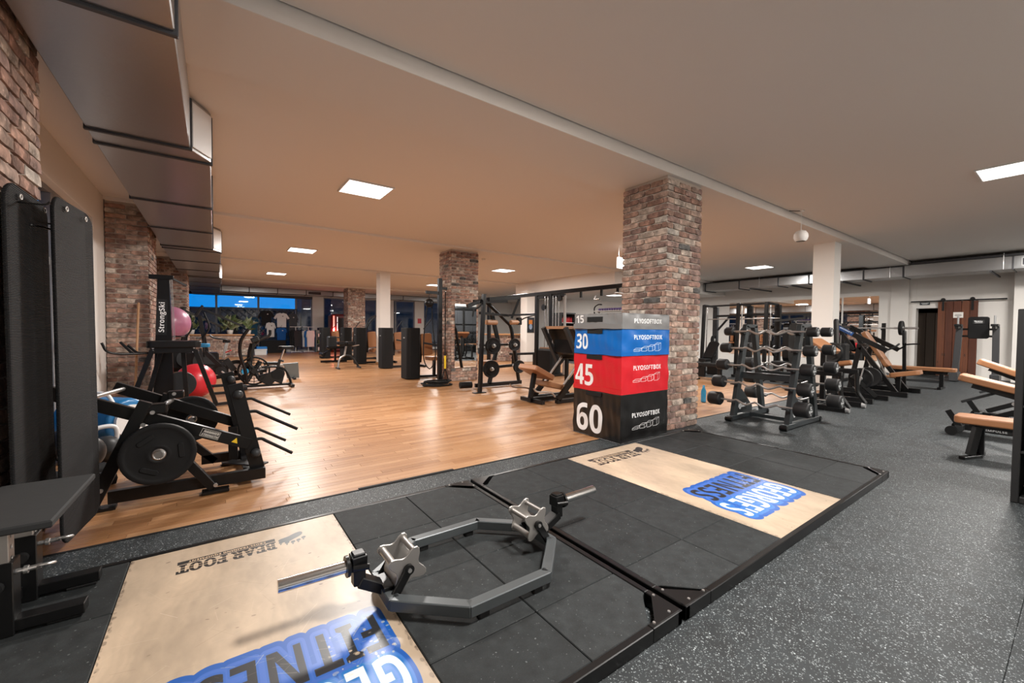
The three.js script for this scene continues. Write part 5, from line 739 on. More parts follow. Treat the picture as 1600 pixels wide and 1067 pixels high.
// counter, fridge, poster at the back of the hall
{
  const c = struct('bar_counter', 'brick bar counter with a wooden top'); mesh('mortar_core', span(8.9, 10.7, 0, 1.04, -14.1, -13.7), mat.mortar, c); mesh('counter_top', span(8.8, 10.8, 1.04, 1.1, -14.2, -13.55, 0.008), mat.wood, c); layBricks(c, 0, 1.04, [[[8.9, 0, -13.685], [1, 0, 0], [0, 0, 1], 1.8, false], [[8.885, 0, -14.1], [0, 0, 1], [-1, 0, 0], 0.4, false]]);
  const pier = struct('column_002', 'white pier with a framed poster', [span(9.95, 10.35, 0, 2.8, -13.3, -12.9, 0.005)], mat.paint);
  const pt = canvasTex(96, 160, (g, w, h) => { g.fillStyle = '#20242c'; g.fillRect(0, 0, w, h); g.fillStyle = '#c9782e'; g.fillRect(w * 0.2, h * 0.15, w * 0.6, h * 0.3); g.fillStyle = '#8fa0b8'; g.beginPath(); g.ellipse(w * 0.5, h * 0.62, w * 0.26, h * 0.2, 0, 0, 7); g.fill(); }, { clamp: true });
  const po = thing('poster', 'framed dark poster on the white pier', 'poster', [10.15, 1.15, -12.897]); mesh('frame', [span(-0.17, 0.17, 0, 0.02, 0, 0.014), span(-0.17, 0.17, 0.58, 0.6, 0, 0.014), span(-0.17, -0.15, 0.02, 0.58, 0, 0.014), span(0.15, 0.17, 0.02, 0.58, 0, 0.014)], mat.black, po); decal('print', 0.3, 0.56, pt, po, [0, 0.3, 0.004]);
  const f = kit('drinks_fridge', 'glass fronted drinks fridge of coloured bottles behind the cable station', 'fridge', [11.6, 0, -12.6]); f.box('cabinet_back', 0.75, 1.9, 0.05, [11.6, 0.95, -12.95], mat.charcoal); for (const s of [-0.37, 0.37]) f.box('side', 0.04, 1.9, 0.66, [11.6 + s, 0.95, -12.6], mat.charcoal); f.box('top', 0.78, 0.06, 0.68, [11.6, 1.93, -12.6], mat.charcoal);
  const cols = [mat.red, mat.blue, mat.whitePlastic, M({ color: lin(0.7, 0.28, 0.03), roughness: 0.4 })], bottleG = lathe([[0, 0], [0.032, 0], [0.034, 0.02], [0.034, 0.15], [0.014, 0.19], [0.014, 0.22], [0, 0.222]], 12);
  for (let y = 0; y < 5; y++) { f.box('shelf_board', 0.7, 0.02, 0.58, [11.6, 0.12 + y * 0.36, -12.6], mat.whitePlastic); for (let i = 0; i < 7; i++) { const n = ['lowest', 'second', 'third', 'fourth', 'top'][y]; const o = reuse(numbered('drink_bottle'), bottleG, cols[y % 4], scene, 11.33 + i * 0.09, 0.131 + y * 0.36, -12.4); o.userData = { label: `${ORD[i]} drink bottle from the left on the ${n} fridge shelf`, category: 'bottle', group: `drink bottles on the ${n} fridge shelf` }; } }
  const rk = kit('storage_rack', 'arched metal rack with purple rollers on top, above the grey foam box', 'rack', [9.9, 0, -8.6]); for (const z of [-9.1, -8.1]) rk.bar('post', [9.9, 0.02, z], [9.9, 1.86, z], 0.05, 0.05, mat.steelMatte); for (const y of [0.5, 1.0, 1.5, 1.86]) rk.box('shelf_board', 0.36, 0.03, 1.1, [9.9, y, -8.6], mat.steelMatte); rk.tube('arch', [[9.75, 1.6, -9.12], [9.75, 1.95, -9.15], [9.75, 2.06, -9.0], [9.75, 2.06, -8.85]], 0.02, mat.blackMatte);
  for (let i = 0; i < 10; i++) { const d = thing('purple_dumbbell', `${ORD[i]} small purple dumbbell from the left on the arched rack`, 'dumbbell', [9.9, 1.876, -8.98 + i * 0.095], 0, 'purple dumbbells on the arched rack'); const pm = M({ color: lin(0.06, 0.03, 0.13), roughness: 0.5 }); for (const s of [-1, 1]) mesh('head', at(new THREE.CylinderGeometry(0.04, 0.04, 0.06, 6), s * 0.09, 0.035, 0, 0, 0, Math.PI / 2), pm, d); mesh('grip', rod([-0.07, 0.036, 0], [0.07, 0.036, 0], 0.014), mat.blackMatte, d); }
  const es = kit('exit_sign', 'white emergency exit sign box hanging beside the main brick pillar', 'sign', [7.96, 2.74, -6.6]); es.box('sign_box', 0.34, 0.26, 0.05, [7.96, 2.87, -6.6], M({ color: 0xffffff, emissive: new THREE.Color(0.9, 0.95, 1), emissiveIntensity: 0.5 })); for (const dx of [-0.12, 0.12]) es.rod('hanger', [7.96 + dx, 3.0, -6.6], [7.96 + dx, CEILING, -6.6], 0.006, mat.steel);
  const fe = kit('fire_sign', 'small red fire notice on the white pier between the far windows', 'sign', [10.4, 1.5, ROOM.z0]); fe.box('panel', 0.24, 0.3, 0.012, [10.4, 1.75, ROOM.z0 + 0.007], mat.red);
  single('water_bottle', lathe([[0, 0], [0.04, 0], [0.043, 0.02], [0.043, 0.2], [0.02, 0.26], [0.02, 0.3], [0, 0.302]], 20), new THREE.MeshPhysicalMaterial({ color: lin(0.05, 0.35, 0.62), roughness: 0.15, transmission: 0.4, thickness: 0.01 }), 'clear blue water bottle on the floor behind the main brick pillar', 'bottle', [7.05, 0, -3.98]);
}
// ---------------------------------------------------------------- curl bar rack
{
  const steelBlue = M({ color: lin(0.022, 0.028, 0.031), roughness: 0.4 }), headM = M({ color: lin(0.011, 0.011, 0.012), roughness: 0.55 });
  const k = kit('curl_bar_rack', 'dark A-frame rack holding ten curl bars', 'barbell rack', [6.42, 0, -2.585]);
  for (const z of [-2.93, -2.24]) {
    k.bar('front_leg', [5.98, 0.05, z], [6.3, 1.34, z], 0.06, 0.1, steelBlue); k.bar('back_leg', [6.86, 0.05, z], [6.54, 1.34, z], 0.06, 0.1, steelBlue); k.bar('base_tube', [5.86, 0.045, z], [6.98, 0.045, z], 0.07, 0.06, steelBlue); k.bar('top_cap', [6.26, 1.34, z], [6.58, 1.34, z], 0.06, 0.05, steelBlue);
    for (const x of [5.86, 6.98]) k.roll('foot_cap', [x, 0.035, z - 0.045], [x, 0.035, z + 0.045], 0.034, mat.black);
    const px = z < -2.5 ? 0.031 : -0.031, tex = sign(0.5, 0.3, (g, w, h) => { g.fillStyle = '#15191b'; g.fillRect(0, 0, w, h); g.fillStyle = '#e6e9ea'; g.font = `bold ${h * 0.62 | 0}px sans-serif`; g.fillText('tiguar', w * 0.06, h * 0.7, w * 0.88); }, 500);
    const g = at(plate([[-0.42, -0.19], [0.1, -0.19], [0.1, -0.12], [-0.22, 0.15], [-0.36, 0.15]], 0.006, 0.001), 0, 0.28, z + 2.585 + px * 0.2); mesh('side_panel', g, steelBlue, k.t); decal('name_label', 0.3, 0.16, tex, k.t, [-0.23, 0.2, z + 2.585 + 0.012]);
  }
  k.bar('cross_rail', [6.16, 0.64, -2.93], [6.16, 0.64, -2.24], 0.05, 0.09, steelBlue); k.bar('cross_rail', [6.42, 0.05, -2.93], [6.42, 0.05, -2.24], 0.05, 0.05, steelBlue); k.bar('cross_rail', [6.68, 0.64, -2.93], [6.68, 0.64, -2.24], 0.05, 0.09, steelBlue);
  const capTex = canvasTex(128, 128, (g, w, h) => { g.fillStyle = '#1a1b1c'; g.fillRect(0, 0, w, h); g.fillStyle = '#d9dcdd'; g.font = 'bold 34px sans-serif'; g.textAlign = 'center'; g.fillText('tiguar', 64, 82, 92); for (let i = 0; i < 3; i++) for (let j = 0; j < 3 - i % 2; j++) { g.beginPath(); g.arc(50 + j * 14 + i * 5, 26 + i * 12, 5, 0, 7); g.fill(); } g.font = 'bold 20px sans-serif'; g.fillText('kg', 64, 108); }, { clamp: true }), capM = M({ map: capTex, roughness: 0.5 });
  const order = ['lowest', 'second lowest', 'middle', 'second highest', 'top'];
  for (const side of [0, 1]) for (let i = 0; i < 5; i++) {
    const y = 0.3 + i * 0.24, x = side ? 6.97 - i * 0.078 : 5.87 + i * 0.078, r = 0.093 - i * 0.0075, L = 0.17 - i * 0.012;
    k.bar('cradle', [x + (side ? -0.06 : 0.06), y - 0.035, -2.93], [x + (side ? 0.02 : -0.02), y - 0.022, -2.93], 0.06, 0.016, mat.black); k.bar('cradle', [x + (side ? -0.06 : 0.06), y - 0.035, -2.24], [x + (side ? 0.02 : -0.02), y - 0.022, -2.24], 0.06, 0.016, mat.black);
    const t = thing('curl_bar', `curl bar with black round heads, ${order[i]} on the ${side ? 'far' : 'near'} side of the rack`, 'barbell', [x, y, -2.585], 0, 'curl bars on the A-frame rack');
    mesh('bar', tube([[0, 0, -0.46], [0, 0, -0.3], [0, 0.012, -0.25], [side ? 0.02 : -0.02, -0.035, -0.12], [side ? 0.025 : -0.025, 0.01, -0.02], [side ? 0.025 : -0.025, 0.008, 0.02], [side ? 0.02 : -0.02, -0.035, 0.12], [0, 0.012, 0.25], [0, 0, 0.3], [0, 0, 0.46]], 0.0135, 60), mat.steel, t);
    for (const s of [-1, 1]) { const h = mesh('head', along(lathe([[0, -L / 2], [r * 0.8, -L / 2], [r, -L * 0.4], [r, L * 0.36], [r * 0.9, L / 2], [0, L / 2]], 26), [0, 0, s * (0.46 + L / 2) - 0.5 * s], [0, 0, s * (0.46 + L / 2) + 0.5 * s]), headM, t); const c = new THREE.Mesh(new THREE.CircleGeometry(r * 0.86, 24), capM); c.name = 'end_print'; c.position.set(0, 0, s * (0.461 + L)); if (s < 0) c.rotation.y = Math.PI; h.add(c); }
  }
}
// ---------------------------------------------------------------- row of benches and presses along the right wall
{
  // preacher bench
  const p = kit('preacher_bench', 'black preacher curl bench with a tan arm pad behind the rack', 'bench', [8.4, 0, -2.5]);
  p.pad('arm_pad', [8.35, 1.13, -2.78], [8.35, 0.92, -2.48], 0.6, 0.08, mat.tan); p.bar('post', [8.35, 0.05, -2.62], [8.35, 0.98, -2.62], 0.07, 0.07); p.bar('base_rail', [8.0, 0.05, -2.9], [8.0, 0.05, -2.2], 0.07, 0.08); p.bar('base_rail', [8.78, 0.05, -2.9], [8.78, 0.05, -2.2], 0.07, 0.08); p.bar('cross_rail', [8.0, 0.05, -2.6], [8.78, 0.05, -2.6], 0.07, 0.07);
  for (const x of [8.0, 8.78]) { p.bar('arm_rail', [x, 0.6, -2.9], [x, 0.6, -2.26], 0.06, 0.07); p.bar('upright', [x, 0.08, -2.75], [x, 0.6, -2.75], 0.06, 0.06); p.tube('front_leg', [[x, 0.58, -2.28], [x, 0.34, -2.27], [x, 0.24, -2.25], [x, 0.08, -2.15]], 0.033, mat.black); p.roll('foot_cap', [x, 0.05, -2.2], [x, 0.05, -2.15], 0.045, mat.greyPlastic); }
  // plate-loaded biceps machine
  const m = kit('plate_loaded_curl_machine', 'black plate loaded machine with a tan roller, left of the incline press', 'gym machine', [9.7, 0, -2.75]);
  m.bar('mast', [9.7, 0.05, -2.86], [9.7, 1.05, -2.82], 0.09, 0.08); m.pad('head_pad', [9.7, 1.0, -2.84], [9.7, 1.52, -2.86], 0.16, 0.05, mat.black); m.bar('base_rail', [9.4, 0.05, -3.1], [9.4, 0.05, -2.2], 0.08, 0.08); m.bar('base_rail', [10.13, 0.05, -3.1], [10.13, 0.05, -2.15], 0.08, 0.08); m.bar('cross_rail', [9.4, 0.05, -2.86], [10.13, 0.05, -2.86], 0.08, 0.08); m.roll('arm_roller', [9.7, 0.62, -3.0], [9.7, 0.7, -2.6], 0.05, mat.tan); m.bar('lever', [9.7, 0.55, -3.0], [9.8, 0.55, -2.45], 0.06, 0.06); m.rod('pin_lever', [9.7, 0.62, -2.42], [9.7, 0.22, -2.5], 0.012, mat.steel); m.bar('brace', [9.75, 0.45, -2.6], [9.95, 0.08, -2.3], 0.07, 0.07); m.box('weight_box', 0.3, 0.42, 0.3, [10.0, 0.84, -2.9], mat.blackMatte); m.rod('plate_horn', [9.62, 0.87, -2.82], [9.3, 0.87, -2.82], 0.025, mat.steel);
  weightPlate([9.44, 0.88, -2.82], [1, 0, 0.45], 0.19, 0.05, 'black weight plate on the mast left of the incline press', null, true); for (let i = 0; i < 3; i++) weightPlate([9.86 + i * 0.055, 0.4, -2.5 - 0.015 * i], [1, 0, 0.1], 0.19, 0.045, ['black weight plate, first of three on the low horn', 'black weight plate, second of three on the low horn', 'black weight plate, last of three on the low horn'][i], 'plates on the low horn');
  m.rod('plate_horn', [9.72, 0.4, -2.5], [10.05, 0.4, -2.52], 0.024, mat.steel); m.bar('horn_post', [9.72, 0.06, -2.5], [9.72, 0.44, -2.5], 0.05, 0.05);
  // incline press
  const q = kit('incline_press', 'black plate loaded incline press with tan back pad and seat', 'gym machine', [11.5, 0, -2.5]), x = 11.5;
  q.pad('backrest', [x, 1.28, -2.88], [x, 0.56, -2.46], 0.3, 0.08, mat.tan); q.pad('seat', [x, 0.38, -2.42], [x, 0.48, -1.96], 0.34, 0.09, mat.tan); q.bar('seat_post', [x, 0.06, -2.3], [x, 0.38, -2.3], 0.07, 0.07);
  for (const s of [-0.4, 0.4]) { q.bar('base_rail', [x + s * 1.3, 0.05, -3.1], [x + s * 1.3, 0.05, -2.05], 0.09, 0.09); q.bar('side_frame', [x + s, 0.06, -2.25], [x + s, 0.98, -2.85], 0.06, 0.08); q.bar('rear_frame', [x + s, 0.98, -2.85], [x + s, 0.06, -3.0], 0.06, 0.08); q.bar('press_arm', [x + s * 1.1, 1.4, -3.26], [x + s * 1.1, 0.9, -2.4], 0.07, 0.09); q.tube('press_handle', [[x + s * 1.1, 0.9, -2.42], [x + s * 0.9, 0.98, -2.3], [x + s * 0.6, 1.04, -2.26]], 0.017, mat.blackMatte); q.rod('strut', [x + s * 0.9, 0.95, -2.82], [x + s * 0.9, 0.3, -2.56], 0.018, mat.steelMatte); q.roll('horn_sleeve', [x + s * 0.9, 0.32, -2.6], [x + s * 0.9, 0.32, -2.4], 0.03, mat.tanDull); }
  q.bar('cross_rail', [x - 0.52, 0.05, -2.9], [x + 0.52, 0.05, -2.9], 0.08, 0.08); q.bar('top_rail', [x - 0.44, 0.98, -2.86], [x + 0.44, 0.98, -2.86], 0.07, 0.07); q.bar('pivot_rail', [x - 0.46, 1.38, -3.24], [x + 0.46, 1.38, -3.24], 0.06, 0.06); for (const s of [-0.4, 0.4]) q.bar('pivot_post', [x + s, 0.9, -2.95], [x + s, 1.38, -3.24], 0.06, 0.06);
  const bl = canvasTex(128, 48, (g, w, h) => { g.fillStyle = '#1d4f93'; g.fillRect(0, 0, w, h); g.fillStyle = '#e8ecef'; g.font = 'italic bold 22px sans-serif'; g.fillText("GEORGE'S", 10, 22, 108); g.fillStyle = '#10151c'; g.fillText('FITNESS', 22, 43, 96); }, { clamp: true });
  const dirz = V(0, -0.5, 0.86).normalize(); decal('sticker', 0.3, 0.075, bl, q.t, [-0.44 - 0.037, 0 + 1.3, -3.08 + 2.5], facing([-1, 0, 0], V(0, 0.86, 0.5)));
  q.bar('post', [x + 1.0, 0.05, -2.4], [x + 1.0, 1.02, -2.42], 0.06, 0.06); q.pad('head_pad', [x + 1.0, 0.98, -2.42], [x + 1.0, 1.32, -2.43], 0.16, 0.05, mat.black); q.tube('side_handle', [[x + 1.0, 1.0, -2.42], [x + 0.9, 1.02, -2.3], [x + 0.85, 1.03, -2.15]], 0.016, mat.blackMatte);
  weightPlate([x - 0.62, 0.36, -2.62], [1, 0, 0.05], 0.2, 0.05, 'black weight plate low on the incline press frame'); q.rod('plate_horn', [x - 0.4, 0.36, -2.62], [x - 0.7, 0.36, -2.62], 0.024, mat.steel);
  const bbm = kit('barbell', 'long steel barbell resting on black uprights behind the incline press', 'barbell', [13.2, 0.0, -3.2]); bbm.rod('bar', [13.2, 1.38, -4.3], [13.2, 1.38, -2.35], 0.016, mat.steel); for (const [z, d] of [[-2.75, 1], [-3.95, -1]]) { bbm.rod('sleeve', [13.2, 1.38, z], [13.2, 1.38, z + d * 0.42], 0.025, mat.steel); }
  const st = kit('squat_stand', 'black barbell uprights behind the incline press', 'rack', [13.2, 0, -3.35]); for (const z of [-3.75, -2.95]) { st.bar('upright', [13.26, 0.02, z], [13.26, 1.5, z], 0.07, 0.07); st.bar('cup', [13.27, 1.35, z], [13.14, 1.345, z], 0.06, 0.03); st.bar('base', [12.9, 0.04, z], [13.7, 0.04, z], 0.07, 0.07); } st.bar('cross_rail', [13.26, 0.3, -3.75], [13.26, 0.3, -2.95], 0.06, 0.06);
  weightPlate([13.2, 1.38, -2.62], [0, 0, 1], 0.17, 0.06, 'black weight plate on the long steel barbell');
  // flat tan bench and dip station
  const f = kit('flat_bench', 'long tan flat bench before the sliding wooden door', 'bench', [13.4, 0, -2.2], 'flat benches'); f.pad('pad', [13.4, 0.44, -2.85], [13.4, 0.44, -1.72], 0.3, 0.08, mat.tan); for (const z of [-2.7, -1.95]) { f.bar('leg', [13.4, 0.02, z], [13.4, 0.4, z], 0.07, 0.07); f.bar('foot', [13.15, 0.025, z], [13.65, 0.025, z], 0.06, 0.05); } f.bar('spine', [13.4, 0.36, -2.8], [13.4, 0.36, -1.85], 0.08, 0.06); f.bar('tray', [13.4, 0.16, -2.65], [13.4, 0.16, -1.98], 0.2, 0.05, mat.charcoal);
  const d = kit('dip_station', 'grey dip station with a square black back pad by the wooden door', 'gym machine', [16.0, 0, -1.72]), dm = M({ color: lin(0.035, 0.035, 0.037), roughness: 0.45 });
  for (const z of [-2.03, -1.4]) { d.bar('upright', [16.0, 0.04, z - (z < -1.7 ? 0.06 : -0.02)], [16.0, 1.45, z], 0.1, 0.12, dm); d.box('foot_block', 0.5, 0.24, 0.16, [16.0, 0.13, z - (z < -1.7 ? 0.06 : -0.02)], dm); d.rod('grip', [15.75, 1.46, z], [15.75, 1.72, z], 0.02, mat.greyPlastic); d.bar('arm', [16.05, 1.42, z], [15.55, 1.42, z], 0.06, 0.06); d.pad('arm_pad', [16.0, 1.48, z], [15.62, 1.48, z], 0.13, 0.06, mat.blackVinyl); }
  d.bar('cross_rail', [16.05, 1.2, -2.05], [16.05, 1.2, -1.38], 0.05, 0.05); d.bar('cross_rail', [16.05, 1.38, -2.05], [16.05, 1.38, -1.38], 0.05, 0.05); d.pad('back_pad', [15.96, 1.14, -1.69], [15.94, 1.7, -1.69], 0.37, 0.09, mat.blackVinyl, d.t, 0.04, Math.PI / 2);
  const pt = sign(0.3, 0.16, (g, w, h) => { g.fillStyle = '#121213'; g.fillRect(0, 0, w, h); g.fillStyle = '#d8d8d8'; g.font = `italic bold ${h * 0.56 | 0}px sans-serif`; g.textAlign = 'center'; g.fillText('VASs', w * 0.54, h * 0.6, w * 0.6); g.fillRect(w * 0.16, h * 0.74, w * 0.7, h * 0.05); g.beginPath(); g.moveTo(w * 0.1, h * 0.2); g.lineTo(w * 0.22, h * 0.58); g.lineTo(w * 0.28, h * 0.2); g.fill(); }, 500); decal('pad_print', 0.2, 0.1, pt, d.t, [-0.106, 1.57, 0.03], facing([-1, 0.05, 0]));
  // power rack with smith bar, bench and machine before the mirrors
  const r = kit('smith_machine', 'black smith machine before the wall mirrors', 'gym machine', [12.1, 0, -6.0]), sm = mat.charcoal;
  for (const z of [-6.78, -5.78, -5.05]) { r.bar('front_post', [11.85, 0.03, z], [11.95, 2.05, z], 0.08, 0.08, mat.black); r.bar('rear_post', [12.5, 0.03, z + 0.06], [12.5, 2.0, z + 0.06], 0.1, 0.14, sm); r.bar('base_rail', [11.7, 0.04, z], [12.7, 0.04, z], 0.08, 0.07, mat.black); r.bar('top_rail', [11.95, 2.03, z], [12.5, 2.0, z + 0.06], 0.06, 0.06, mat.black); r.rod('guide_rod', [11.9, 0.1, z + 0.1], [11.95, 1.98, z + 0.1], 0.016, mat.chrome); }
  r.bar('top_beam', [11.95, 2.0, -6.78], [11.95, 2.02, -5.05], 0.05, 0.05, mat.black); r.bar('mid_beam', [12.3, 1.72, -6.6], [12.3, 1.74, -5.05], 0.05, 0.06, mat.black); r.bar('brace', [12.3, 1.7, -6.2], [12.4, 1.3, -6.6], 0.04, 0.05, mat.black); r.rod('smith_bar', [12.0, 1.62, -6.7], [12.0, 1.62, -4.75], 0.015, mat.steelMatte);
  for (const [y, z] of [[1.0, -6.7], [0.65, -6.7], [0.75, -5.0]]) weightPlate([12.34, y, z + 0.02], [0, 0, 1], 0.15, 0.05, `black weight plate stored on the smith machine, ${y > 0.9 ? 'upper' : z < -6 ? 'lower' : 'right side'}`, 'plates on the smith machine');
  const fb = kit('flat_bench', 'black flat bench on the wood beside the main brick pillar', 'bench', [10.2, 0, -5.6], 'flat benches'); fb.pad('pad', [10.2, 0.42, -6.2], [10.2, 0.42, -5.1], 0.3, 0.08, mat.blackVinyl); for (const z of [-6.0, -5.35]) { fb.bar('leg', [10.2, 0.02, z], [10.2, 0.38, z], 0.1, 0.07); fb.bar('foot', [10.0, 0.02, z], [10.4, 0.02, z], 0.06, 0.04); }
  const ib = kit('incline_bench', 'black adjustable bench inside the smith machine', 'bench', [11.4, 0, -6.1]); ib.pad('backrest', [11.3, 0.5, -6.3], [11.7, 0.95, -6.3], 0.28, 0.08, mat.blackVinyl); ib.pad('seat', [11.0, 0.46, -6.3], [11.3, 0.46, -6.3], 0.28, 0.08, mat.blackVinyl); ib.bar('spine', [10.9, 0.3, -6.3], [11.7, 0.3, -6.3], 0.06, 0.06); for (const xx of [10.95, 11.6]) ib.bar('leg', [xx, 0.02, -6.3], [xx, 0.3, -6.3], 0.06, 0.3); ib.bar('support', [11.55, 0.32, -6.3], [11.6, 0.8, -6.3], 0.05, 0.05);
  const lp = kit('seated_machine', 'black seated weight machine with domed shroud behind the curl rack', 'gym machine', [11.9, 0, -4.45]); lp.pad('shroud', [11.9, 0.5, -4.45], [11.9, 1.5, -4.45], 0.62, 0.14, mat.black, lp.t, 0.16); lp.bar('base_rail', [11.4, 0.04, -4.45], [12.4, 0.04, -4.45], 0.5, 0.06); lp.bar('post', [11.9, 0.05, -4.45], [11.9, 0.6, -4.45], 0.1, 0.1); lp.bar('top_arm', [11.7, 1.54, -4.75], [11.7, 1.6, -4.1], 0.12, 0.05, mat.charcoal); lp.bar('arm_stay', [11.75, 1.45, -4.4], [11.7, 1.56, -4.4], 0.05, 0.05); lp.pad('seat', [11.2, 0.5, -4.45], [11.6, 0.5, -4.45], 0.34, 0.08, mat.blackVinyl); lp.bar('seat_post', [11.45, 0.06, -4.45], [11.45, 0.47, -4.45], 0.06, 0.06);
}
// ---------------------------------------------------------------- benches and cube shelf at the right edge
{
  const b = kit('flat_bench', 'tan flat bench with a splayed black leg beside the black cube shelf', 'bench', [6.28, 0, -0.2], 'flat benches');
  b.pad('pad', [6.28, 0.385, -0.8], [6.28, 0.385, 0.4], 0.3, 0.075, mat.tan); b.bar('spine', [6.28, 0.33, -0.7], [6.28, 0.33, 0.3], 0.08, 0.05); for (const z of [-0.66, 0.28]) { b.bar('leg', [6.2, 0.03, z - 0.02], [6.24, 0.32, z + 0.02], 0.05, 0.06); b.bar('leg', [6.36, 0.03, z + 0.03], [6.32, 0.32, z + 0.03], 0.05, 0.06); b.bar('foot', [6.05, 0.015, z - 0.06], [6.3, 0.015, z + 0.03], 0.05, 0.03); b.bar('foot', [6.3, 0.015, z + 0.03], [6.52, 0.015, z + 0.03], 0.05, 0.03); }
  const adj = (label, x, lift) => { const k = kit('adjustable_bench', label, 'bench', [x, 0, -0.3], 'adjustable benches'), y = lift;
    k.pad('backrest', [x, y, -0.95], [x, 0.5, -0.1], 0.32, 0.08, mat.tan); k.pad('seat', [x, 0.48, -0.06], [x, 0.52, 0.3], 0.32, 0.08, mat.tan); k.bar('back_frame', [x, y - 0.1, -0.84], [x, 0.42, -0.15], 0.14, 0.06); k.bar('base_rail', [x, 0.09, -0.95], [x, 0.09, 0.45], 0.1, 0.07); k.bar('support', [x, 0.14, -0.85], [x, 0.44, -0.3], 0.06, 0.06); k.bar('ladder', [x, 0.4, -0.93], [x, 0.54, -0.66], 0.05, 0.03, mat.charcoal); k.bar('seat_post', [x, 0.1, 0.0], [x, 0.44, -0.02], 0.07, 0.07); k.bar('cross_foot', [x - 0.25, 0.05, 0.42], [x + 0.25, 0.05, 0.42], 0.07, 0.06); k.bar('cross_foot', [x - 0.2, 0.09, -0.92], [x + 0.2, 0.09, -0.92], 0.07, 0.07, mat.charcoal); k.bar('tilt_bracket', [x - 0.18, 0.12, -0.92], [x - 0.18, 0.3, -1.02], 0.03, 0.06);
    for (const s of [-0.22, 0.22]) k.disc('wheel', [x + s, 0.056, -0.98], [1, 0, 0], 0.055, 0.04, mat.rubberBlack); k.disc('hinge_bolt', [x - 0.08, 0.44, -0.5], [1, 0, 0], 0.02, 0.02, mat.steel); const tx = sign(0.3, 0.06, (g, w, h) => { g.fillStyle = '#0e0e0f'; g.fillRect(0, 0, w, h); g.fillStyle = '#b9bbbc'; g.font = `bold ${h * 0.8 | 0}px sans-serif`; g.fillText('IMPULSE', w * 0.05, h * 0.8, w * 0.9); }, 500); decal('name_label', 0.26, 0.045, tx, k.t, [-0.052, 0.09, -0.3], facing([-1, 0, 0])); };
  adj('tan adjustable bench between the flat bench and the farther one', 7.65, 0.72); adj('tan adjustable bench farthest from the camera at the right edge', 9.1, 0.86);
  const s = kit('cube_shelf', 'black cube shelf at the right edge of the picture', 'shelf', [5.05, 0, 0.42]), sm = M({ color: lin(0.012, 0.012, 0.0125), roughness: 0.5 });
  s.box('side', 0.4, 1.44, 0.04, [5.03, 0.72, -0.3], sm); s.box('side', 0.4, 1.44, 0.04, [5.03, 0.72, 1.12], sm); s.box('plinth', 0.4, 0.05, 1.38, [5.03, 0.026, 0.41], sm); s.box('top', 0.4, 0.04, 1.38, [5.03, 1.42, 0.41], sm); s.box('back', 0.01, 1.34, 1.38, [5.225, 0.72, 0.41], sm); for (const z of [0.06, 0.41, 0.76]) s.box('divider', 0.38, 1.34, 0.018, [5.03, 0.72, z], sm); for (const y of [0.38, 0.72, 1.06]) s.box('shelf_board', 0.38, 0.018, 1.38, [5.03, y, 0.41], sm);
  const med = (y, lab) => { const t = thing('slam_ball', lab, 'slam ball', [5.0, y, -0.12], 0, 'balls in the cube shelf'); mesh('ball', at(new THREE.SphereGeometry(0.13, 26, 18), 0, 0.13, 0), mat.rubberBlack, t); mesh('seam', at(new THREE.TorusGeometry(0.129, 0.003, 6, 30), 0, 0.13, 0, 0.4, 0.3, 0), mat.blackMatte, t); }; med(0.73, 'black slam ball in the second highest cube of the shelf'); med(1.07, 'black slam ball in the top cube of the shelf');
}
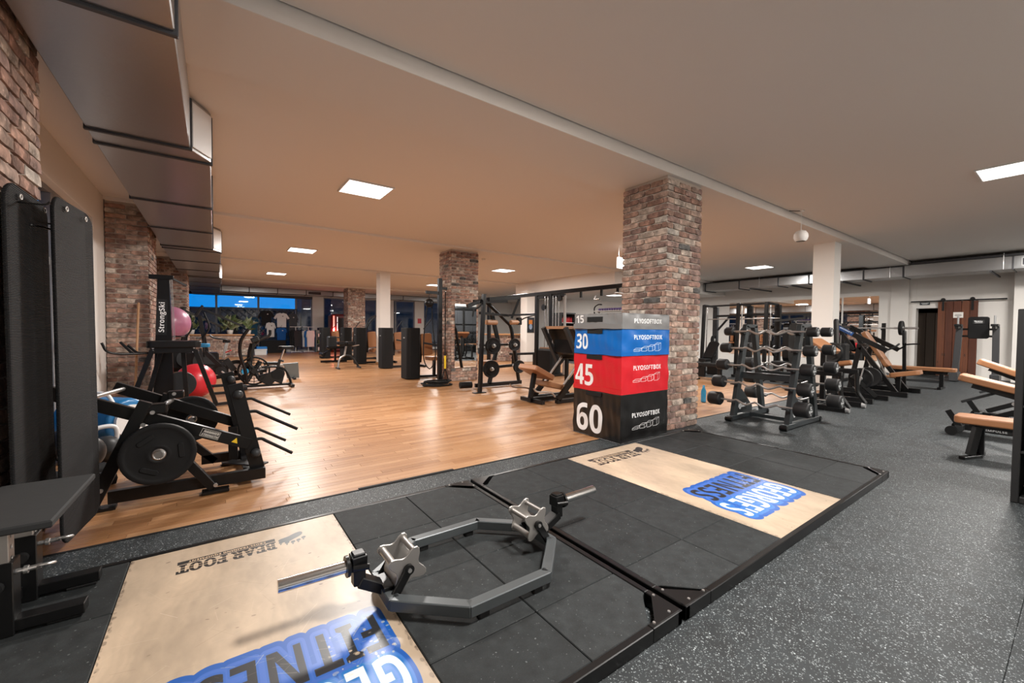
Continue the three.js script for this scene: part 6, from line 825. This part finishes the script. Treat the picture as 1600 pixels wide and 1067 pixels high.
// ---------------------------------------------------------------- right wall: mirrors, door, ducts
{
  const X = ROOM.x1;
  const mir = (label, z0, z1, y0, y1) => { const m = thing('wall_mirror', label, 'mirror', [X - 0.006, y0, (z0 + z1) / 2]); mesh('mirror_glass', span(-0.004, 0.004, 0, y1 - y0, z0 - (z0 + z1) / 2, z1 - (z0 + z1) / 2, 0.001), mat.mirror, m); };
  mir('large wall mirror behind the smith machine', -8.8, -5.0, 0.35, 2.45); mir('narrow wall mirror right of the square white column', -4.95, -4.02, 0.35, 2.46);
  const t = struct('trim_1', 'shallow wall pilasters beside the door', [span(X - 0.08, X, 0, 3.0, -3.72, -3.3), span(X - 0.5, X, 0, 3.2, -1.2, 3.5)], mat.paint);
  const d = struct('door_1', 'sliding door of dark stained wooden boards');
  const bt = canvasTex(256, 1024, (g, w, h) => { g.fillStyle = '#6a3a20'; g.fillRect(0, 0, w, h); for (let k = 0; k < 420; k++) { const x = rnd() * w, y = rnd() * h, l = rr(80, 500); g.strokeStyle = rnd() < 0.6 ? `rgba(25,10,6,${rr(0.05, 0.25)})` : `rgba(150,82,48,${rr(0.05, 0.22)})`; g.lineWidth = rr(0.8, 5); g.beginPath(); g.moveTo(x, y); g.bezierCurveTo(x + rr(-8, 8), y + l * 0.3, x + rr(-8, 8), y + l * 0.6, x + rr(-5, 5), y + l); g.stroke(); } for (let k = 0; k < 8; k++) { g.fillStyle = 'rgba(20,9,5,0.7)'; g.beginPath(); g.ellipse(rnd() * w, rnd() * h, rr(4, 9), rr(8, 18), 0, 0, 7); g.fill(); } }, { clamp: true });
  const boardM = ['#ffffff', '#e2d2c8', '#cdb9ac'].map((c) => M({ map: bt, color: new THREE.Color(c), roughness: 0.6 })); const z0 = -2.66, z1 = -1.86, n = 5, bw = (z1 - z0) / n;
  for (let i = 0; i < n; i++) { const g = span(X - 0.1, X - 0.055, 0.03, 2.2, z0 + i * bw + 0.003, z0 + (i + 1) * bw - 0.003, 0.004), q = g.attributes.position, u = g.attributes.uv; for (let k = 0; k < q.count; k++) u.setXY(k, (q.getZ(k) - z0 - i * bw) / bw * 0.5 + (i * 0.37) % 0.5, q.getY(k) / 2.2); mesh('board', g, boardM[(i * 2) % 3], d); }
  const rail = mesh('rail', rod([X - 0.12, 2.22, -3.24], [X - 0.12, 2.22, -1.34], 0.018), mat.black, d); for (const z of [-2.55, -1.97]) mesh('roller', [disc([X - 0.12, 2.25, z], [1, 0, 0], 0.05, 0.03), bx(0.012, 0.3, 0.05, X - 0.108, 2.08, z)], mat.black, d); for (const z of [-3.2, -2.9, -2.2, -1.4]) mesh('rail_mount', rod([X - 0.12, 2.22, z], [X, 2.22, z], 0.01), mat.black, d);
  mesh('door_frame', [span(X - 0.02, X + 0.02, 0, 2.1, -3.22, -3.14), span(X - 0.02, X + 0.02, 2.02, 2.1, -3.14, -2.6), span(X - 0.02, X + 0.02, 0, 2.02, -2.61, -2.56)], mat.white, d);
  const vest = struct('wall_corridor', 'dim corridor behind the sliding door', [span(X + 0.3, X + 1.9, 0, 2.5, -3.9, -3.8), span(X + 0.3, X + 1.9, 0, 2.5, -2.0, -1.9), span(X + 1.8, X + 1.9, 0, 2.5, -3.8, -2.0), span(X + 0.3, X + 1.9, 2.4, 2.5, -3.8, -2.0), span(X + 0.3, X + 1.9, -0.1, 0, -3.8, -2.0)], M({ color: lin(0.03, 0.027, 0.025), roughness: 0.9 }));
  const inner = struct('door_2', 'dark panelled folding door in the corridor'); for (let i = 0; i < 6; i++) mesh('panel', span(X + 0.5, X + 0.52, 0.02, 1.9, -3.6 + i * 0.2 + 0.004, -3.6 + (i + 1) * 0.2 - 0.004, 0.004), M({ color: lin(0.05, 0.032, 0.02), roughness: 0.6 }), inner);
  const note = thing('paper_notice', 'white paper notice on the wooden sliding door', 'notice', [X - 0.102, 1.72, -2.24]); decal('print', 0.2, 0.16, canvasTex(100, 80, (g, w, h) => { g.fillStyle = '#e9e6e0'; g.fillRect(0, 0, w, h); g.fillStyle = '#444'; g.fillRect(20, 28, 60, 4); g.fillRect(16, 42, 68, 8); g.fillRect(26, 60, 50, 3); }, { clamp: true }), note, [0, 0.08, 0], facing([-1, 0, 0]));
  const ds = thing('door_sign', 'small dark sign with white lettering above the doorway', 'sign', [X - 0.025, 2.12, -2.95]); decal('print', 0.22, 0.08, canvasTex(110, 40, (g, w, h) => { g.fillStyle = '#27333a'; g.fillRect(0, 0, w, h); g.fillStyle = '#e9ecec'; g.fillRect(12, 9, 86, 9); g.fillRect(26, 24, 58, 6); }, { clamp: true }), ds, [0, 0.04, 0], facing([-1, 0, 0]));
}
function duct(name, label, sections, flanges, metal = mat.galvanised) {
  const d = struct(name, label);
  for (const [x0, x1, y0, y1, z0, z1] of sections) mesh('duct_section', span(x0, x1, y0, y1, z0, z1, 0.006), metal, d);
  for (const [x0, x1, y0, y1, z] of flanges) mesh('flange', span(x0 - 0.012, x1 + 0.014, y0 - 0.016, y1, z - 0.016, z + 0.016, 0.003), mat.frameDark, d);
  return d;
}
{
  const L = -0.78, y0 = 2.76, T = 3.2, steps = [[-0.15, 3.4, -4.52], [-0.01, -4.76, -10.05], [0.13, -10.3, -15.5], [0.21, -15.75, -24.3]];
  const fl = []; for (const z of [0.6, -1.0, -2.8, -4.5, -4.8, -6.6, -8.3, -10.03, -10.33, -12.1, -13.9, -15.48, -15.78, -17.5, -19.3, -21.1, -23]) fl.push([L, steps.find(([, a, b]) => z <= a && z >= b)[0], y0, T - 0.02, z]);
  const d = duct('ventilation_duct', 'long galvanised ventilation duct along the left wall', steps.map(([x, a, b]) => [L, x, y0, T, b, a]), fl);
  for (let i = 0; i + 1 < steps.length; i++) { const [xa, , za] = steps[i], [xb, zb] = steps[i + 1]; const g = plate([[L, za], [xa, za], [xb, zb], [L, zb]], T - y0, 0.004); g.rotateX(Math.PI / 2); g.translate(0, (T + y0) / 2, 0); mesh('transition', g, mat.galvanised, d); const a = V(xa, (y0 + T) / 2, za), b = V(xb, (y0 + T) / 2, zb), m = a.clone().lerp(b, 0.5); const gr = mesh('outlet_panel', bx(a.distanceTo(b) * 0.92, T - y0 - 0.06, 0.014, 0, 0, 0), mat.whitePlastic, d); gr.position.copy(m).add(V(0.007, 0, 0.004)); gr.rotation.y = Math.atan2(-(zb - za), xb - xa); }
  for (let z = -1.2; z > -24; z -= 2.6) mesh('hanger_rod', rod([L + 0.05, T, z], [L + 0.05, CEILING, z], 0.006), mat.steel, d);
  const R0 = 15.7, R1 = 16.5, ry0 = 2.84, rT = 3.15, rf = []; for (const z of [-1.15, -3.12, -4.0, -5.4, -6.3, -7.6, -8.9, -10.2]) rf.push([R0, R1, ry0, rT, z]);
  const r = duct('ventilation_duct_001', 'galvanised ventilation duct along the right wall', [[R0, R1, ry0, rT, -3.1, 3.3], [R0 + 0.02, R1, ry0 + 0.01, rT - 0.02, -13, -3.13]], rf);
  mesh('cable_tray', span(R0 + 0.03, R1, 3.16, 3.22, -2.98, 3.3, 0.004), mat.frameDark, r); mesh('cable_tray', span(R0 + 0.06, R1, 3.14, 3.165, -13, -3.14, 0.004), mat.frameDark, r);
  for (const z of [-1.5, -4.5, -5.9, -7.2]) mesh('support_arm', [bar([R0 - 0.01, ry0 - 0.02, z], [R1 + 0.9, ry0 - 0.02, z], 0.04, 0.04)], mat.frameDark, r); for (const z of [-1.3, -3.4, -5.2, -6.9]) mesh('hanger_rod', rod([R0 - 0.012, ry0, z], [R0 - 0.012, 3.24, z], 0.006), mat.steel, r);
  const g2 = mesh('grille', [span(R0 - 0.012, R0 - 0.002, ry0 + 0.06, rT - 0.05, -1.02, -0.75, 0.003)], mat.whitePlastic, r); for (let i = 0; i < 5; i++) mesh('slat', span(R0 - 0.02, R0 - 0.012, ry0 + 0.08, rT - 0.07, -1.0 + i * 0.05, -0.98 + i * 0.05, 0.002), mat.frameDark, r);
  const fR = []; for (const x of [0.3, 1.4, 2.6, 3.9, 5.2, 6.5, 7.8, 9.1]) fR.push(x);
  const f = struct('ventilation_duct_002', 'galvanised ventilation duct above the far windows'); mesh('duct_section', span(0.25, 11.5, 2.96, 3.2, -24.3, -23.75, 0.006), mat.galvanised, f); for (const x of fR) mesh('flange', span(x - 0.02, x + 0.02, 2.945, 3.2, -24.3, -23.735, 0.003), mat.frameDark, f); mesh('grille', span(4.0, 4.6, 3.0, 3.14, -23.75, -23.74, 0.002), mat.frameDark, f);
  const px = 8.0, pz = -2.88, pl = kit('pendant_lamp', 'small round white pendant lamp hanging before the ceiling beam', 'lamp', [px, 2.78, pz]); pl.geo('shade', lathe([[0.066, 0], [0.09, 0.02], [0.106, 0.07], [0.1, 0.12], [0.07, 0.165], [0.02, 0.182], [0, 0.183]], 28), mat.white); pl.geo('inner_bulb', at(new THREE.SphereGeometry(0.04, 14, 10), 0, 0.06, 0), mat.whitePlastic); pl.rod('cord', [px, 2.96, pz], [px, CEILING_NEAR, pz], 0.004, mat.whitePlastic); pl.disc('ceiling_rose', [px, CEILING_NEAR - 0.008, pz], [0, 1, 0], 0.04, 0.016, mat.whitePlastic); pl.tube('cable', [[px, CEILING_NEAR - 0.01, pz], [px - 0.15, CEILING_NEAR - 0.02, pz - 0.06], [px - 0.22, CEILING_NEAR - 0.02, pz - 0.1]], 0.006, mat.blackMatte);
  const sm = thing('smoke_detector', 'round white smoke detector on the ceiling beyond the mirrored pillar', 'detector', [6.1, CEILING, -9.9]); mesh('housing', lathe([[0, -0.05], [0.04, -0.05], [0.055, -0.02], [0.06, -0.0005], [0, -0.0005]], 20), mat.white, sm);
}

// ---------------------------------------------------------------- dumbbell rack behind the camera, seen in the pillar mirror
{
  const k = kit('dumbbell_rack', 'three tier black dumbbell rack mirrored in the brick pillar', 'rack', [11.2, 0, 3.1]);
  for (const x of [9.5, 11.2, 12.9]) { k.bar('upright', [x, 0.02, 3.3], [x, 1.15, 3.35], 0.07, 0.08); k.bar('foot', [x, 0.03, 2.7], [x, 0.03, 3.45], 0.07, 0.06); }
  for (const [y, z] of [[0.3, 2.9], [0.65, 3.03], [1.0, 3.16]]) { k.bar('tray', [9.4, y, z], [13.0, y, z], 0.3, 0.03); for (const x of [9.5, 11.2, 12.9]) k.bar('tray_arm', [x, y - 0.03, z - 0.1], [x, y - 0.02, 3.34], 0.05, 0.04); for (let i = 0; i < 12; i++) { const t = thing('rack_dumbbell', `${ORD[i]} black dumbbell from the left on the ${y < 0.4 ? 'lowest' : y < 0.8 ? 'middle' : 'top'} tier of the rack`, 'dumbbell', [9.58 + i * 0.295, y + 0.016, z], Math.PI / 2, 'dumbbells on the three tier rack'); for (const s of [-1, 1]) mesh('head', at(new THREE.CylinderGeometry(0.07, 0.07, 0.1, 12), s * 0.12, 0.07, 0, 0, 0, Math.PI / 2), mat.rubberBlack, t); mesh('grip', rod([-0.08, 0.07, 0], [0.08, 0.07, 0], 0.016), mat.steel, t); } }
  const b = kit('flat_bench', 'tan flat bench before the dumbbell rack behind the camera', 'bench', [11.0, 0, 1.6], 'flat benches'); b.pad('pad', [10.4, 0.44, 1.6], [11.6, 0.44, 1.6], 0.3, 0.08, mat.tan); for (const x of [10.55, 11.45]) b.bar('leg', [x, 0.02, 1.6], [x, 0.4, 1.6], 0.07, 0.3);
}

{
  const k = kit('power_rack', 'black power rack behind the camera, mirrored in the brick pillar', 'rack', [10.7, 0, 0.6]);
  for (const x of [9.9, 11.4]) for (const z of [0.0, 1.2]) { k.bar('upright', [x, 0.02, z], [x, 2.3, z], 0.08, 0.08); } for (const x of [9.9, 11.4]) { k.bar('side_rail', [x, 2.27, 0], [x, 2.27, 1.2], 0.08, 0.08); k.bar('side_rail', [x, 0.05, -0.05], [x, 0.05, 1.25], 0.08, 0.08); k.bar('safety_arm', [x, 0.75, 0], [x, 0.75, 1.2], 0.06, 0.06); } for (const z of [0.0, 1.2]) { k.bar('cross_rail', [9.9, 2.27, z], [11.4, 2.27, z], 0.08, 0.08); } k.bar('cross_rail', [9.9, 1.5, 1.2], [11.4, 1.5, 1.2], 0.08, 0.08);
  for (const [x, y] of [[9.8, 0.5], [9.8, 1.0], [11.5, 0.5], [11.5, 1.0]]) { k.rod('plate_horn', [x + (x < 10 ? 0.1 : -0.1), y, 1.2], [x + (x < 10 ? -0.14 : 0.14), y, 1.2], 0.024, mat.steel); weightPlate([x, y, 1.2], [1, 0, 0], 0.21, 0.06, `black weight plate on the power rack, ${y < 0.8 ? 'lower' : 'upper'} ${x < 10 ? 'left' : 'right'} horn`, 'plates on the power rack'); }
  const c = kit('locker_cabinet', 'tall dark locker cabinet behind the dumbbell rack', 'cabinet', [11.4, 0, 3.52]), lm = M({ color: lin(0.03, 0.032, 0.036), roughness: 0.5 }); c.box('carcass', 5.2, 2.6, 0.1, [11.4, 1.3, 3.54], lm); for (let i = 0; i < 10; i++) c.box('door', 0.5, 2.5, 0.02, [9.06 + i * 0.52, 1.3, 3.48], lm);
}
renderer.render(scene, camera);
